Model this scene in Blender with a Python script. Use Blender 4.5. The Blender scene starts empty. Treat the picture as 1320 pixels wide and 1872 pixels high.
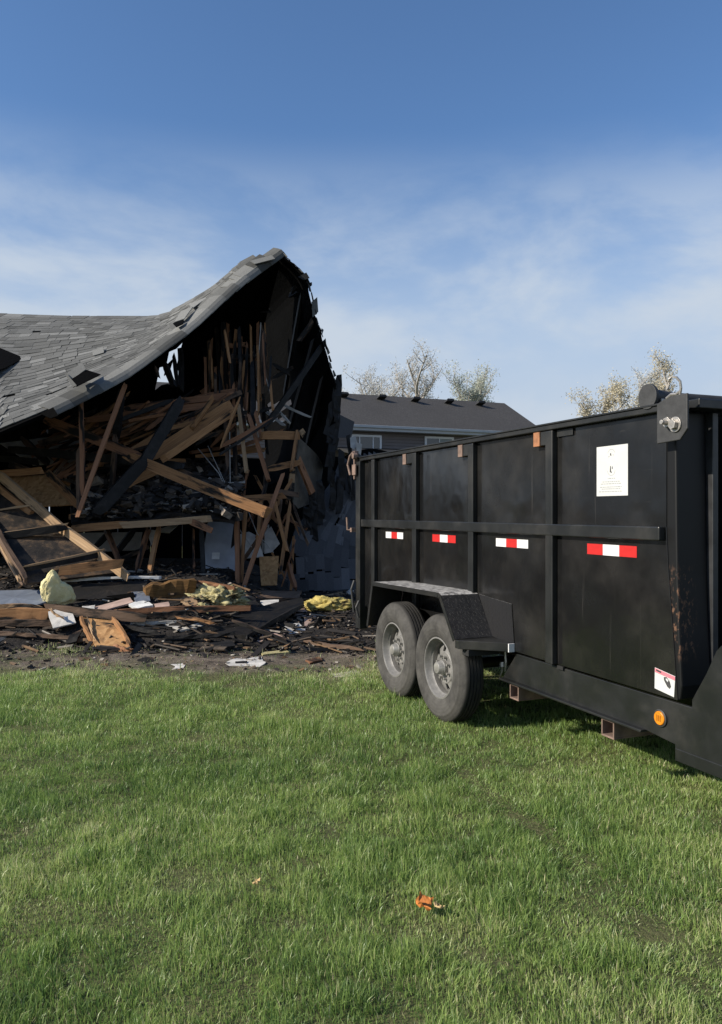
import bpy, bmesh, math, random
import numpy as np
from mathutils import Vector, Matrix, noise as mnoise

random.seed(7)
rng = np.random.default_rng(11)
SC = bpy.context.scene
COL = SC.collection

# ------------------------------------------------------------------ camera
F = 1406.0 / 1872.0          # focal length over picture height
EYE = 1.45
cam = bpy.data.cameras.new('camera')
cam.sensor_fit = 'VERTICAL'
cam.sensor_height = 24.0
cam.lens = 24.0 * F
cam.clip_start = 0.05
cam.clip_end = 3000
camo = bpy.data.objects.new('camera', cam)
COL.objects.link(camo)
camo.location = (0, 0, EYE)
camo.rotation_euler = (math.radians(90), 0, 0)
SC.camera = camo

# ------------------------------------------------------------------ light
SUN_DIR = Vector((-0.90, -0.31, 0.56)).normalized()      # towards the sun
EL = math.asin(SUN_DIR.z)
AZ = math.atan2(SUN_DIR.x, SUN_DIR.y)                    # from +Y towards +X
world = bpy.data.worlds.new('World')
SC.world = world
world.use_nodes = True
wn, wl = world.node_tree.nodes, world.node_tree.links
wn.clear()
w_out = wn.new('ShaderNodeOutputWorld')
w_bg = wn.new('ShaderNodeBackground')
w_bg.inputs['Strength'].default_value = 0.085
sky = wn.new('ShaderNodeTexSky')
sky.sky_type = 'NISHITA'
sky.sun_disc = False
sky.sun_elevation = EL
sky.sun_rotation = AZ
sky.altitude = 300
sky.air_density = 1.0
sky.dust_density = 0.6
sky.ozone_density = 2.2
# thin streaky cloud low in the sky, all round the horizon
tc = wn.new('ShaderNodeTexCoord')
sep = wn.new('ShaderNodeSeparateXYZ')
wl.new(tc.outputs['Generated'], sep.inputs[0])
mp = wn.new('ShaderNodeMapping')
mp.inputs['Scale'].default_value = (2.2, 2.2, 5.0)
mp.inputs['Rotation'].default_value = (0.12, 0.18, 0)
mp.inputs['Location'].default_value = (2.6, 0.2, 0.15)
wl.new(tc.outputs['Generated'], mp.inputs[0])
nz = wn.new('ShaderNodeTexNoise')
nz.inputs['Scale'].default_value = 1.6
nz.inputs['Detail'].default_value = 7
nz.inputs['Roughness'].default_value = 0.56
nz.inputs['Distortion'].default_value = 0.25
wl.new(mp.outputs[0], nz.inputs['Vector'])
mr = wn.new('ShaderNodeMapRange')
mr.interpolation_type = 'SMOOTHSTEP'
mr.inputs['From Min'].default_value = 0.33
mr.inputs['From Max'].default_value = 0.59
wl.new(nz.outputs['Fac'], mr.inputs['Value'])
band = wn.new('ShaderNodeMapRange')
band.interpolation_type = 'SMOOTHSTEP'
band.inputs['From Min'].default_value = 0.45
band.inputs['From Max'].default_value = 0.25
wl.new(sep.outputs['Z'], band.inputs['Value'])
haze = wn.new('ShaderNodeMapRange')
haze.interpolation_type = 'SMOOTHSTEP'
haze.inputs['From Min'].default_value = 0.45
haze.inputs['From Max'].default_value = 0.12
haze.inputs['To Max'].default_value = 0.95
wl.new(sep.outputs['Z'], haze.inputs['Value'])
m1 = wn.new('ShaderNodeMath'); m1.operation = 'MULTIPLY'
wl.new(mr.outputs[0], m1.inputs[0]); wl.new(band.outputs[0], m1.inputs[1])
m1b = wn.new('ShaderNodeMath'); m1b.operation = 'MULTIPLY'; m1b.inputs[1].default_value = 0.90
wl.new(m1.outputs[0], m1b.inputs[0])
skt = wn.new('ShaderNodeMix'); skt.data_type = 'RGBA'; skt.blend_type = 'MULTIPLY'
skt.inputs['Factor'].default_value = 1.0
skt.inputs['B'].default_value = (0.86, 1.07, 1.27, 1)
wl.new(sky.outputs[0], skt.inputs['A'])
hm = wn.new('ShaderNodeMix'); hm.data_type = 'RGBA'
hm.inputs['B'].default_value = (4.05, 4.85, 5.95, 1)
wl.new(haze.outputs[0], hm.inputs['Factor'])
wl.new(skt.outputs['Result'], hm.inputs['A'])
cm = wn.new('ShaderNodeMix'); cm.data_type = 'RGBA'
cm.inputs['B'].default_value = (4.75, 5.35, 6.1, 1)
wl.new(m1b.outputs[0], cm.inputs['Factor'])
wl.new(hm.outputs['Result'], cm.inputs['A'])
wl.new(cm.outputs['Result'], w_bg.inputs['Color'])
wl.new(w_bg.outputs[0], w_out.inputs[0])

sl = bpy.data.lights.new('sun', 'SUN')
sl.energy = 4.3
sl.angle = math.radians(0.6)
sl.color = (1.0, 0.91, 0.78)
slo = bpy.data.objects.new('sun', sl)
COL.objects.link(slo)
slo.rotation_euler = SUN_DIR.to_track_quat('Z', 'Y').to_euler()
slo.location = (-20, -6, 14)

SC.view_settings.view_transform = 'Standard'
SC.view_settings.look = 'None'
SC.view_settings.gamma = 1.0
SC.view_settings.exposure = 0.55
SC.view_settings.use_curve_mapping = False
SC.cycles.use_adaptive_sampling = True
SC.cycles.max_bounces = 6

# ------------------------------------------------------------------ helpers
WM = {}          # object -> world matrix
I4 = Matrix.Identity(4)
PXF = 1406.0

def P(px, py, d):
    """world point seen at picture position (px,py) at distance d"""
    return Vector(((px - 660) / PXF * d, d, EYE + (936 - py) / PXF * d))

def tag(o, label=None, cat=None, group=None, kind=None):
    if label: o['label'] = label
    if cat: o['category'] = cat
    if group: o['group'] = group
    if kind: o['kind'] = kind
    return o

def empty(name, loc, rotz=0.0, parent=None, sp=I4):
    o = bpy.data.objects.new(name, None)
    o.empty_display_size = 0.2
    COL.objects.link(o)
    W = sp @ Matrix.Translation(Vector(loc)) @ Matrix.Rotation(rotz, 4, 'Z')
    if parent is not None:
        o.parent = parent
        o.matrix_basis = WM[parent].inverted() @ W
    else:
        o.matrix_basis = W
    WM[o] = W
    return o

def link(name, me, W, parent=None):
    o = bpy.data.objects.new(name, me)
    COL.objects.link(o)
    if parent is not None:
        o.parent = parent
        o.matrix_basis = WM[parent].inverted() @ W
    else:
        o.matrix_basis = W
    WM[o] = W
    return o

class MB:
    def __init__(self):
        self.v = []; self.f = []; self.uv = []; self.tone = []
        self.t = 0.5
    def add(self, vs, fs, uvs=None):
        b = len(self.v)
        self.v += [tuple(p) for p in vs]
        self.tone += [self.t] * len(vs)
        for i, fc in enumerate(fs):
            self.f.append(tuple(b + k for k in fc))
            if uvs: self.uv.append(uvs[i])
            else:
                self.uv.append([(vs[k][0] + vs[k][1] * .7, vs[k][2]) for k in fc])
        return self
    def box(self, lo, hi, M=None):
        x0, y0, z0 = lo; x1, y1, z1 = hi
        vs = [Vector(p) for p in ((x0,y0,z0),(x1,y0,z0),(x1,y1,z0),(x0,y1,z0),(x0,y0,z1),(x1,y0,z1),(x1,y1,z1),(x0,y1,z1))]
        if M is not None: vs = [M @ p for p in vs]
        return self.add(vs, [(0,3,2,1),(4,5,6,7),(0,1,5,4),(1,2,6,5),(2,3,7,6),(3,0,4,7)])
    def beam(self, p1, p2, w, h, roll=0.0, seg=3, jit=0.0, splint=0.0, bend=0.0, up=None):
        """a timber from p1 to p2, w wide and h deep, with a slightly uneven run and broken ends"""
        p1 = Vector(p1); p2 = Vector(p2)
        ax = (p2 - p1); L = ax.length; ax.normalize()
        u = Vector(up) if up is not None else (Vector((0,0,1)) if abs(ax.z) < .9 else Vector((0,1,0)))
        sd = ax.cross(u).normalized(); u = sd.cross(ax).normalized()
        if roll:
            q = Matrix.Rotation(roll, 3, ax); sd = q @ sd; u = q @ u
        vs = []; cs = [(-1,-1),(1,-1),(1,1),(-1,1)]
        bd = (sd * random.uniform(-1,1) + u * random.uniform(-1,1)) * bend
        tp = [1.0] * (seg + 1)
        if splint and seg > 2:
            if random.random() < .6: tp[0] = random.uniform(.55, .95)
            if random.random() < .6: tp[seg] = random.uniform(.55, .95)
        for i in range(seg + 1):
            t = i / seg
            if splint and i == 1: t = min(t, .12 / max(L, .13))
            if splint and i == seg - 1: t = max(t, 1 - .12 / max(L, .13))
            c = p1 + (p2 - p1) * t + bd * math.sin(math.pi * t)
            for a, b in cs:
                q = c + sd * (a * w / 2 * tp[i] + random.uniform(-jit, jit)) + u * (b * h / 2 * tp[i] + random.uniform(-jit, jit))
                if splint and (i == 0 or i == seg):
                    q += ax * random.uniform(-splint, splint)
                vs.append(q)
        fs = []; uvs = []
        per = [0, w, w + h, 2 * w + h, 2 * w + 2 * h]
        o = random.uniform(0, 50)
        for i in range(seg):
            for k in range(4):
                a = i * 4 + k; b = i * 4 + (k + 1) % 4
                fs.append((a, b, b + 4, a + 4))
                l0 = o + L * i / seg; l1 = o + L * (i + 1) / seg
                uvs.append([(l0, o + per[k]), (l0, o + per[k+1]), (l1, o + per[k+1]), (l1, o + per[k])])
        n = seg * 4
        fs += [(3,2,1,0), (n, n+1, n+2, n+3)]
        uvs += [[(o,o),(o+.02,o),(o+.02,o+w),(o,o+w)]] * 2
        return self.add(vs, fs, uvs)
    def cyl(self, p1, p2, r1, r2=None, n=12, caps=True):
        p1 = Vector(p1); p2 = Vector(p2); r2 = r1 if r2 is None else r2
        ax = (p2 - p1).normalized()
        a = ax.orthogonal().normalized(); b = ax.cross(a)
        vs = []
        for c, r in ((p1, r1), (p2, r2)):
            for i in range(n):
                t = 2 * math.pi * i / n
                vs.append(c + a * (r * math.cos(t)) + b * (r * math.sin(t)))
        fs = [(i, (i+1) % n, n + (i+1) % n, n + i) for i in range(n)]
        if caps: fs += [tuple(range(n-1, -1, -1)), tuple(range(n, 2*n))]
        return self.add(vs, fs)
    def tube(self, pts, r, n=8):
        pts = [Vector(p) for p in pts]
        rs = r if isinstance(r, (list, tuple)) else [r] * len(pts)
        vs = []; pa = None
        for i, p in enumerate(pts):
            ax = (pts[min(i+1, len(pts)-1)] - pts[max(i-1, 0)]).normalized()
            a = ax.orthogonal().normalized() if pa is None else (pa - ax * pa.dot(ax)).normalized()
            pa = a; b = ax.cross(a)
            for k in range(n):
                t = 2 * math.pi * k / n
                vs.append(p + (a * math.cos(t) + b * math.sin(t)) * rs[i])
        fs = []
        for i in range(len(pts) - 1):
            for k in range(n):
                fs.append((i*n+k, i*n+(k+1) % n, (i+1)*n+(k+1) % n, (i+1)*n+k))
        m = (len(pts) - 1) * n
        fs += [tuple(range(n-1, -1, -1)), tuple(range(m, m+n))]
        return self.add(vs, fs)
    def prism(self, poly, o, ax, ay, th):
        """polygon (2-D) placed at o along ax, ay, thickened by th along ax x ay"""
        o = Vector(o); ax = Vector(ax); ay = Vector(ay); nn = ax.cross(ay).normalized() * th
        n = len(poly)
        vs = [o + ax * a + ay * b for a, b in poly] + [o + ax * a + ay * b + nn for a, b in poly]
        fs = [tuple(range(n-1, -1, -1)), tuple(range(n, 2*n))]
        fs += [(i, (i+1) % n, n + (i+1) % n, n + i) for i in range(n)]
        return self.add(vs, fs)
    def lathe(self, prof, c, n=48, a0=0, a1=2*math.pi, closed=True):
        """profile of (radius, offset) turned about the local y axis through c"""
        c = Vector(c); m = len(prof); full = abs(a1 - a0 - 2*math.pi) < 1e-6
        k = n if full else n + 1
        vs = []
        for i in range(k):
            t = a0 + (a1 - a0) * i / n
            for r, y in prof:
                vs.append(c + Vector((r * math.cos(t), y, r * math.sin(t))))
        fs = []
        for i in range(n):
            j = (i + 1) % k
            for q in range(m if closed else m - 1):
                q2 = (q + 1) % m
                fs.append((i*m+q, i*m+q2, j*m+q2, j*m+q))
        if not full and closed:
            fs += [tuple(range(m)), tuple(range(n*m + m - 1, n*m - 1, -1))]
        return self.add(vs, fs)
    def sheet(self, grid, th, drop=None):
        """grid[i][j] of points, thickened along the surface normal, cells may be dropped"""
        ni = len(grid); nj = len(grid[0])
        N = [[None]*nj for _ in range(ni)]
        for i in range(ni):
            for j in range(nj):
                du = grid[min(i+1,ni-1)][j] - grid[max(i-1,0)][j]
                dv = grid[i][min(j+1,nj-1)] - grid[i][max(j-1,0)]
                nv = du.cross(dv)
                N[i][j] = nv.normalized() if nv.length > 1e-9 else Vector((0,0,1))
        vs = []; idx = {}
        for s in (0, 1):
            for i in range(ni):
                for j in range(nj):
                    idx[(s,i,j)] = len(vs)
                    vs.append(grid[i][j] - N[i][j] * (th * s))
        keep = lambda i, j: 0 <= i < ni-1 and 0 <= j < nj-1 and not (drop and drop(i, j))
        fs = []
        for i in range(ni-1):
            for j in range(nj-1):
                if not keep(i, j): continue
                g = lambda s, a, b: idx[(s, i+a, j+b)]
                fs.append((g(0,0,0), g(0,1,0), g(0,1,1), g(0,0,1)))
                fs.append((g(1,0,0), g(1,0,1), g(1,1,1), g(1,1,0)))
                if not keep(i-1, j): fs.append((g(0,0,0), g(0,0,1), g(1,0,1), g(1,0,0)))
                if not keep(i+1, j): fs.append((g(0,1,1), g(0,1,0), g(1,1,0), g(1,1,1)))
                if not keep(i, j-1): fs.append((g(0,1,0), g(0,0,0), g(1,0,0), g(1,1,0)))
                if not keep(i, j+1): fs.append((g(0,0,1), g(0,1,1), g(1,1,1), g(1,0,1)))
        used = sorted({k for f in fs for k in f}); re = {k: n for n, k in enumerate(used)}
        return self.add([vs[k] for k in used], [tuple(re[k] for k in f) for f in fs])
    def mesh(self, name, mat, smooth=None, center=None):
        c = Vector((0,0,0))
        if center is None:
            a = np.array(self.v); c = Vector((a.min(0) + a.max(0)) / 2)
        me = bpy.data.meshes.new(name)
        me.from_pydata([tuple(Vector(p) - c) for p in self.v], [], self.f)
        uvl = me.uv_layers.new(name='UVMap')
        flat = [x for fu in self.uv for q in fu for x in q]
        if len(flat) == len(me.loops) * 2: uvl.data.foreach_set('uv', flat)
        at = me.attributes.new('tone', 'FLOAT', 'POINT'); at.data.foreach_set('value', self.tone)
        me.materials.append(mat)
        if smooth is not None:
            me.shade_smooth(); me.set_sharp_from_angle(angle=math.radians(smooth))
        return me, c
    def build(self, name, mat, parent=None, sp=I4, smooth=None, bev=0.0):
        me, c = self.mesh(name, mat, smooth)
        o = link(name, me, sp @ Matrix.Translation(c), parent)
        if bev:
            m = o.modifiers.new('edge', 'BEVEL'); m.width = bev; m.segments = 2; m.limit_method = 'ANGLE'
            m.angle_limit = math.radians(40)
        return o

def copy_tree(o, W, parent=None):
    c = o.copy(); COL.objects.link(c)
    c.parent = parent
    c.matrix_basis = (WM[parent].inverted() @ W) if parent is not None else W
    WM[c] = W
    for ch in list(o.children):
        copy_tree(ch, W @ WM[o].inverted() @ WM[ch], c)
    return c

# ------------------------------------------------------------------ materials
class NT:
    def __init__(self, name):
        self.m = bpy.data.materials.new(name); self.m.use_nodes = True
        self.n = self.m.node_tree.nodes; self.l = self.m.node_tree.links
        self.b = self.n['Principled BSDF']
        self.out = self.n['Material Output']
    def new(self, t, **kw):
        x = self.n.new(t)
        for k, v in kw.items(): setattr(x, k, v)
        return x
    def coord(self, kind='Object', scale=(1,1,1)):
        t = self.new('ShaderNodeTexCoord'); m = self.new('ShaderNodeMapping')
        m.inputs['Scale'].default_value = scale
        self.l.new(t.outputs[kind], m.inputs[0]); return m.outputs[0]
    def wpos(self, scale=(1,1,1)):
        g = self.new('ShaderNodeNewGeometry'); m = self.new('ShaderNodeMapping')
        m.inputs['Scale'].default_value = scale
        self.l.new(g.outputs['Position'], m.inputs[0]); return m.outputs[0]
    def noise(self, vec, scale=5, detail=5, rough=.55, dist=0):
        x = self.new('ShaderNodeTexNoise')
        x.inputs['Scale'].default_value = scale; x.inputs['Detail'].default_value = detail
        x.inputs['Roughness'].default_value = rough; x.inputs['Distortion'].default_value = dist
        self.l.new(vec, x.inputs['Vector']); return x.outputs['Fac']
    def ramp(self, fac, stops):
        r = self.new('ShaderNodeValToRGB'); e = r.color_ramp.elements
        while len(e) < len(stops): e.new(.5)
        for i, (p, c) in enumerate(stops):
            e[i].position = p; e[i].color = (*c, 1) if len(c) == 3 else c
        self.l.new(fac, r.inputs[0]); return r.outputs[0]
    def rng(self, v, a, b, c=0.0, d=1.0, smooth=True):
        r = self.new('ShaderNodeMapRange')
        if smooth: r.interpolation_type = 'SMOOTHSTEP'
        for k, x in (('From Min', a), ('From Max', b), ('To Min', c), ('To Max', d)): r.inputs[k].default_value = x
        self.l.new(v, r.inputs['Value']); return r.outputs[0]
    def math(self, op, a, b=None):
        x = self.new('ShaderNodeMath', operation=op)
        for i, q in enumerate((a, b)):
            if q is None: continue
            if isinstance(q, (int, float)): x.inputs[i].default_value = q
            else: self.l.new(q, x.inputs[i])
        return x.outputs[0]
    def mix(self, f, a, b, mode='MIX'):
        x = self.new('ShaderNodeMix', data_type='RGBA', blend_type=mode)
        for k, q in (('Factor', f), ('A', a), ('B', b)):
            if isinstance(q, (int, float)): x.inputs[k].default_value = q
            elif isinstance(q, tuple): x.inputs[k].default_value = (*q, 1)
            else: self.l.new(q, x.inputs[k])
        return x.outputs['Result']
    def bump(self, h, strength=.3, dist=.01):
        x = self.new('ShaderNodeBump'); x.inputs['Strength'].default_value = strength
        x.inputs['Distance'].default_value = dist
        self.l.new(h, x.inputs['Height']); self.l.new(x.outputs[0], self.b.inputs['Normal'])
    def set(self, col=None, rough=None, metal=None, spec=None):
        for k, v in (('Base Color', col), ('Roughness', rough), ('Metallic', metal), ('Specular IOR Level', spec)):
            if v is None: continue
            if isinstance(v, (int, float)): self.b.inputs[k].default_value = v
            elif isinstance(v, tuple): self.b.inputs[k].default_value = (*v, 1)
            else: self.l.new(v, self.b.inputs[k])
        return self.m
    def rnd(self):
        return self.new('ShaderNodeObjectInfo').outputs['Random']
    def attr(self, name='tone'):
        return self.new('ShaderNodeAttribute', attribute_name=name).outputs['Fac']

def m_plain(name, col, rough=.6, var=.25, scale=14, metal=0, bump=.15, spec=None):
    t = NT(name); v = t.coord()
    n = t.noise(v, scale)
    c0 = tuple(x * (1 - var) for x in col); c1 = tuple(min(1, x * (1 + var)) for x in col)
    t.set(t.ramp(n, [(.3, c0), (.7, c1)]), rough, metal, spec)
    t.bump(t.noise(v, scale * 4), bump, .004)
    return t.m

def m_wood(name, dark, light, char=.35, rough=.75):
    """sawn timber: grain along the length, soot in patches"""
    t = NT(name)
    uv = t.coord('UV', (1.6, 34, 1)); g = t.noise(uv, 2.2, 6, .6, .8)
    c = t.ramp(g, [(.3, dark), (.7, light)])
    r = t.rnd()
    c = t.mix(t.rng(r, 0, 1, 0, .45, False), c, tuple(x * .45 for x in dark))
    uv2 = t.coord('UV', (1.3, 5, 1)); s = t.noise(uv2, 1.5, 5, .6)
    s2 = t.math('ADD', s, t.rng(r, 0, 1, -.10, .10, False))
    k = t.rng(s2, .68 - char * .5, .80 - char * .5)
    c = t.mix(k, c, (.012, .011, .010))
    t.set(c, rough, 0, .25)
    t.bump(g, .7, .006)
    return t.m

M = {}
def mats():
    M['wood'] = m_wood('scorched_timber', (.24, .115, .048), (.47, .255, .115), .26)
    M['wood_red'] = m_wood('reddened_timber', (.19, .088, .045), (.36, .18, .095), .28)
    M['wood_pale'] = m_wood('fresh_timber', (.28, .175, .095), (.50, .345, .20), .26)
    M['wood_dull'] = m_wood('smoked_timber', (.085, .055, .037), (.18, .118, .080), .45)
    # charred timber
    t = NT('charred_timber'); v = t.coord('Object', (1,1,1)); n = t.noise(v, 9, 6, .65)
    c = t.ramp(n, [(.45, (.007, .007, .007)), (.62, (.016, .015, .015)), (.80, (.05, .047, .045))])
    t.set(c, .62, 0, .3); t.bump(t.noise(v, 38, 4), .5, .01); M['char'] = t.m
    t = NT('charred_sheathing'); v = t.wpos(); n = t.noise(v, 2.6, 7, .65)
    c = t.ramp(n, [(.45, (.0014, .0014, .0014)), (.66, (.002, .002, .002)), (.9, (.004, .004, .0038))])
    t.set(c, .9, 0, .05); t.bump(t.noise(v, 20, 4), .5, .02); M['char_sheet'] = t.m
    t = NT('burnt_panel'); v = t.coord('Object'); n = t.noise(v, 5, 7, .7)
    c = t.ramp(n, [(.45, (.007, .0065, .006)), (.62, (.014, .012, .010)), (.70, (.09, .055, .03)), (.82, (.22, .15, .09))])
    t.set(c, .6, 0, .35); t.bump(t.noise(v, 45, 4), .4, .006); M['burnt_panel'] = t.m
    t = NT('scorched_panel'); v = t.coord('Object'); n = t.noise(v, 3.2, 7, .72)
    c = t.ramp(n, [(.40, (.014, .013, .012)), (.50, (.034, .028, .023)), (.60, (.13, .085, .05)), (.66, (.045, .035, .026)), (.80, (.26, .18, .11))])
    t.set(c, .5, 0, .4); t.bump(t.noise(v, 50, 5, .7), .6, .008); M['scorched_panel'] = t.m
    # oriented strand board
    t = NT('strand_board'); v = t.coord('Object', (1, 1, 1))
    vo = t.new('ShaderNodeTexVoronoi'); vo.inputs['Scale'].default_value = 26
    mpv = t.coord('Object', (1, .35, 1)); t.l.new(mpv, vo.inputs['Vector'])
    c = t.mix(t.rng(vo.outputs['Color'], 0, 1, 0, 1, False), (.27, .14, .055), (.52, .31, .14))
    k = t.rng(t.noise(v, 4, 5), .56, .72)
    c = t.mix(k, c, (.05, .03, .02)); t.set(c, .75, 0, .25); t.bump(vo.outputs['Distance'], .3, .004); M['osb'] = t.m
    # roof shingles: granular, tone from each tab
    def shingle(name, lo, hi):
        t = NT(name); v = t.wpos(); a = t.attr()
        c = t.mix(a, lo, hi)
        c = t.mix(t.rng(t.noise(v, 130, 3), .3, .7, 0, .5), c, tuple(x * .55 for x in lo))
        c = t.mix(t.rng(t.noise(v, 1.3, 4), .55, .8, 0, .35), c, (.03, .029, .028))
        t.set(c, .88, 0, .25); t.bump(t.noise(v, 160, 2), .5, .004); return t.m
    M['shingle'] = shingle('asphalt_shingle', (.066, .067, .063), (.26, .262, .25))
    M['shingle_dark'] = shingle('shaded_shingle', (.042, .045, .052), (.150, .156, .172))  # shingle copy for the slid section, its shade put into a darker, bluer colour
    M['drywall'] = m_plain('smoked_drywall', (.36, .345, .315), .85, .3, 4)
    M['drywall_dark'] = m_plain('sooty_drywall', (.10, .088, .07), .9, .35, 5)
    M['drywall_white'] = m_plain('broken_drywall', (.52, .50, .46), .85, .25, 9)
    M['paint_blue'] = m_plain('blue_grey_paint', (.135, .155, .19), .55, .22, 4)
    M['partition'] = m_plain('grey_blue_partition', (.34, .37, .43), .6, .22, 4)
    M['white_trim'] = m_plain('white_trim', (.62, .62, .60), .5, .18, 8)
    M['pink_board'] = m_plain('pinkish_board', (.36, .255, .21), .8, .25, 8)
    M['beige_board'] = m_plain('beige_board', (.36, .33, .27), .8, .3, 10)
    M['brown_fibre'] = m_wood('brown_fibre', (.10, .05, .015), (.26, .14, .045), .15)
    # fibreglass insulation
    def fluff(name, a, b, soot=.66):
        t = NT(name); v = t.coord(); n = t.noise(v, 11, 6, .65)
        c = t.ramp(n, [(.3, a), (.65, b)])
        k = t.rng(t.noise(v, 6.3, 5, .6), soot, soot + .12)
        c = t.mix(k, c, (.07, .055, .03)); t.set(c, .95, 0, .1)
        t.b.inputs['Subsurface Weight'].default_value = .1
        t.b.inputs['Subsurface Radius'].default_value = (.02, .02, .01)
        t.bump(t.noise(v, 60, 4), .8, .01); return t.m
    M['foam_pale'] = fluff('pale_yellow_batt', (.60, .53, .26), (.72, .65, .38), .74)
    M['fluff_green'] = fluff('greenish_fibreglass', (.25, .21, .09), (.50, .45, .25), .55)
    M['fluff_yellow'] = fluff('yellow_fibreglass', (.36, .28, .075), (.52, .43, .16), .54)
    # rubble: tone picks ash, char, wood or plaster
    t = NT('rubble'); a = t.attr(); v = t.wpos()
    c = t.ramp(a, [(.0, (.010, .010, .010)), (.5, (.022, .020, .019)), (.72, (.06, .052, .045)), (.84, (.16, .10, .055)), (.93, (.30, .27, .23)), (1, (.5, .48, .44))])
    c = t.mix(t.rng(t.noise(v, 14, 4), .45, .7, 0, .6), c, (.02, .018, .017))
    t.set(c, .85, 0, .2); M['rubble'] = t.m
    # ash and soil heap
    t = NT('ash_heap'); v = t.wpos(); n = t.noise(v, 5, 7, .65)
    c = t.ramp(n, [(.35, (.012, .011, .011)), (.6, (.035, .031, .028)), (.8, (.09, .08, .07))])
    t.set(c, .92, 0, .15); t.bump(t.noise(v, 26, 5, .65), .9, .03); M['ash'] = t.m
    # trailer paint: gloss black, dusty and scratched
    t = NT('black_enamel'); v = t.coord('Object'); w = t.wpos()
    d = t.rng(t.noise(w, 1.7, 6, .6), .42, .78, 0, .5)
    sc_ = t.coord('Object', (3, 3, 22)); d2 = t.rng(t.noise(sc_, 1.2, 5, .7), .62, .8, 0, .5)
    dd = t.math('MAXIMUM', d, d2)
    scr = t.rng(t.noise(t.coord('Object', (1.2, 1.2, 60)), 2.0, 3, .7), .70, .74, 0, .5)
    run = t.rng(t.noise(t.coord('Object', (38, 38, 1.3)), 1.0, 4, .6), .62, .75, 0, .45)
    dd = t.math('MAXIMUM', dd, t.math('MAXIMUM', scr, run))
    c = t.mix(dd, (.0070, .0072, .0076), (.050, .047, .043))
    rr = t.rng(t.noise(w, 2.6, 6, .6), .3, .75, .10, .30)
    t.set(c, rr, 0, .42)
    t.bump(t.noise(w, 1.6, 3), .28, .05); M['enamel'] = t.m
    # frame paint: duller
    t = NT('frame_enamel'); w = t.wpos()
    d = t.rng(t.noise(w, 3.5, 6, .65), .45, .8, 0, .6)
    c = t.mix(d, (.011, .012, .012), (.05, .047, .042))
    t.set(c, t.rng(t.noise(w, 5, 5), .3, .75, .30, .55), 0, .5); M['frame'] = t.m
    # corner post with a rusty scrape
    t = NT('scraped_enamel'); w = t.coord('Object')
    sp = t.new('ShaderNodeSeparateXYZ'); t.l.new(t.coord('Object'), sp.inputs[0])
    zz = t.math('MULTIPLY', t.rng(sp.outputs['Z'], -.52, -.42), t.rng(sp.outputs['Z'], -.02, -.15))
    yy = t.rng(sp.outputs['Y'], -.035, .03)
    n = t.noise(t.coord('Object', (1, 1, .6)), 42, 6, .7)
    k = t.math('MULTIPLY', t.math('MULTIPLY', zz, yy), t.rng(n, .52, .62))
    c = t.mix(k, (.0075, .0078, .0085), (.14, .075, .045))
    t.set(c, t.mix(k, (.45,.45,.45), (.8,.8,.8)), 0, .28); M['scraped'] = t.m
    # diamond plate
    t = NT('diamond_plate'); v = t.coord('UV', (1, 1, 1)); w = t.wpos()
    sx = t.new('ShaderNodeTexChecker'); sx.inputs['Scale'].default_value = 42
    mrot = t.new('ShaderNodeMapping'); mrot.inputs['Rotation'].default_value = (.6, .6, .785)
    g = t.new('ShaderNodeNewGeometry'); t.l.new(g.outputs['Position'], mrot.inputs[0]); t.l.new(mrot.outputs[0], sx.inputs['Vector'])
    nrm = t.new('ShaderNodeSeparateXYZ'); t.l.new(g.outputs['Normal'], nrm.inputs[0])
    dust = t.math('MULTIPLY', t.rng(nrm.outputs['Z'], .55, .95), t.rng(t.noise(w, 24, 6, .75), .36, .62, .12, 1))
    c = t.mix(dust, (.016, .016, .017), (.45, .44, .42))
    t.set(c, t.mix(dust, (.38,.38,.38), (.85,.85,.85)), 0, .5); t.bump(sx.outputs['Fac'], 1.0, .012); M['diamond'] = t.m
    # tyre
    t = NT('dusty_tyre'); v = t.coord('Object'); 
    sp = t.new('ShaderNodeSeparateXYZ'); t.l.new(v, sp.inputs[0])
    rad = t.math('SQRT', t.math('ADD', t.math('POWER', sp.outputs['X'], 2), t.math('POWER', sp.outputs['Z'], 2)))
    tread = t.rng(rad, .355, .375)
    dust = t.rng(t.noise(v, 7, 6, .65), .3, .7, .35, .95)
    dust = t.math('MULTIPLY', dust, t.rng(tread, 0, 1, 1, .28))
    c = t.mix(dust, (.012, .012, .012), (.088, .084, .077))
    t.set(c, .85, 0, .3)
    wv = t.math('SINE', t.math('MULTIPLY', rad, 260))
    t.bump(t.math('ADD', t.math('MULTIPLY', wv, .25), t.noise(v, 60, 4)), .35, .004); M['tyre'] = t.m
    t = NT('dusty_rim'); v = t.coord('Object'); n = t.noise(v, 9, 6, .65)
    c = t.ramp(n, [(.3, (.13, .127, .12)), (.6, (.25, .243, .23)), (.78, (.38, .37, .35))])
    t.set(c, .55, .35, .5); t.bump(t.noise(v, 50, 4), .25, .004); M['rim'] = t.m
    M['hub'] = m_plain('dusty_hub', (.28, .272, .25), .5, .35, 22, .4)
    M['black_void'] = m_plain('black_rubber', (.012, .012, .012), .8, .2, 12)
    M['rust'] = m_plain('rusty_steel', (.17, .115, .09), .8, .35, 18)
    M['copper_rust'] = m_plain('orange_rust', (.30, .13, .06), .8, .35, 25)
    M['steel'] = m_plain('galvanised_steel', (.42, .40, .37), .42, .25, 30, .7)
    M['grey_cast'] = m_plain('grey_casting', (.042, .043, .044), .6, .25, 20, .2)
    M['tape_white'] = m_plain('white_reflector', (.70, .70, .70), .35, .06, 30, 0, .05)
    M['tape_red'] = m_plain('red_reflector', (.52, .022, .020), .35, .1, 30, 0, .05)
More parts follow.
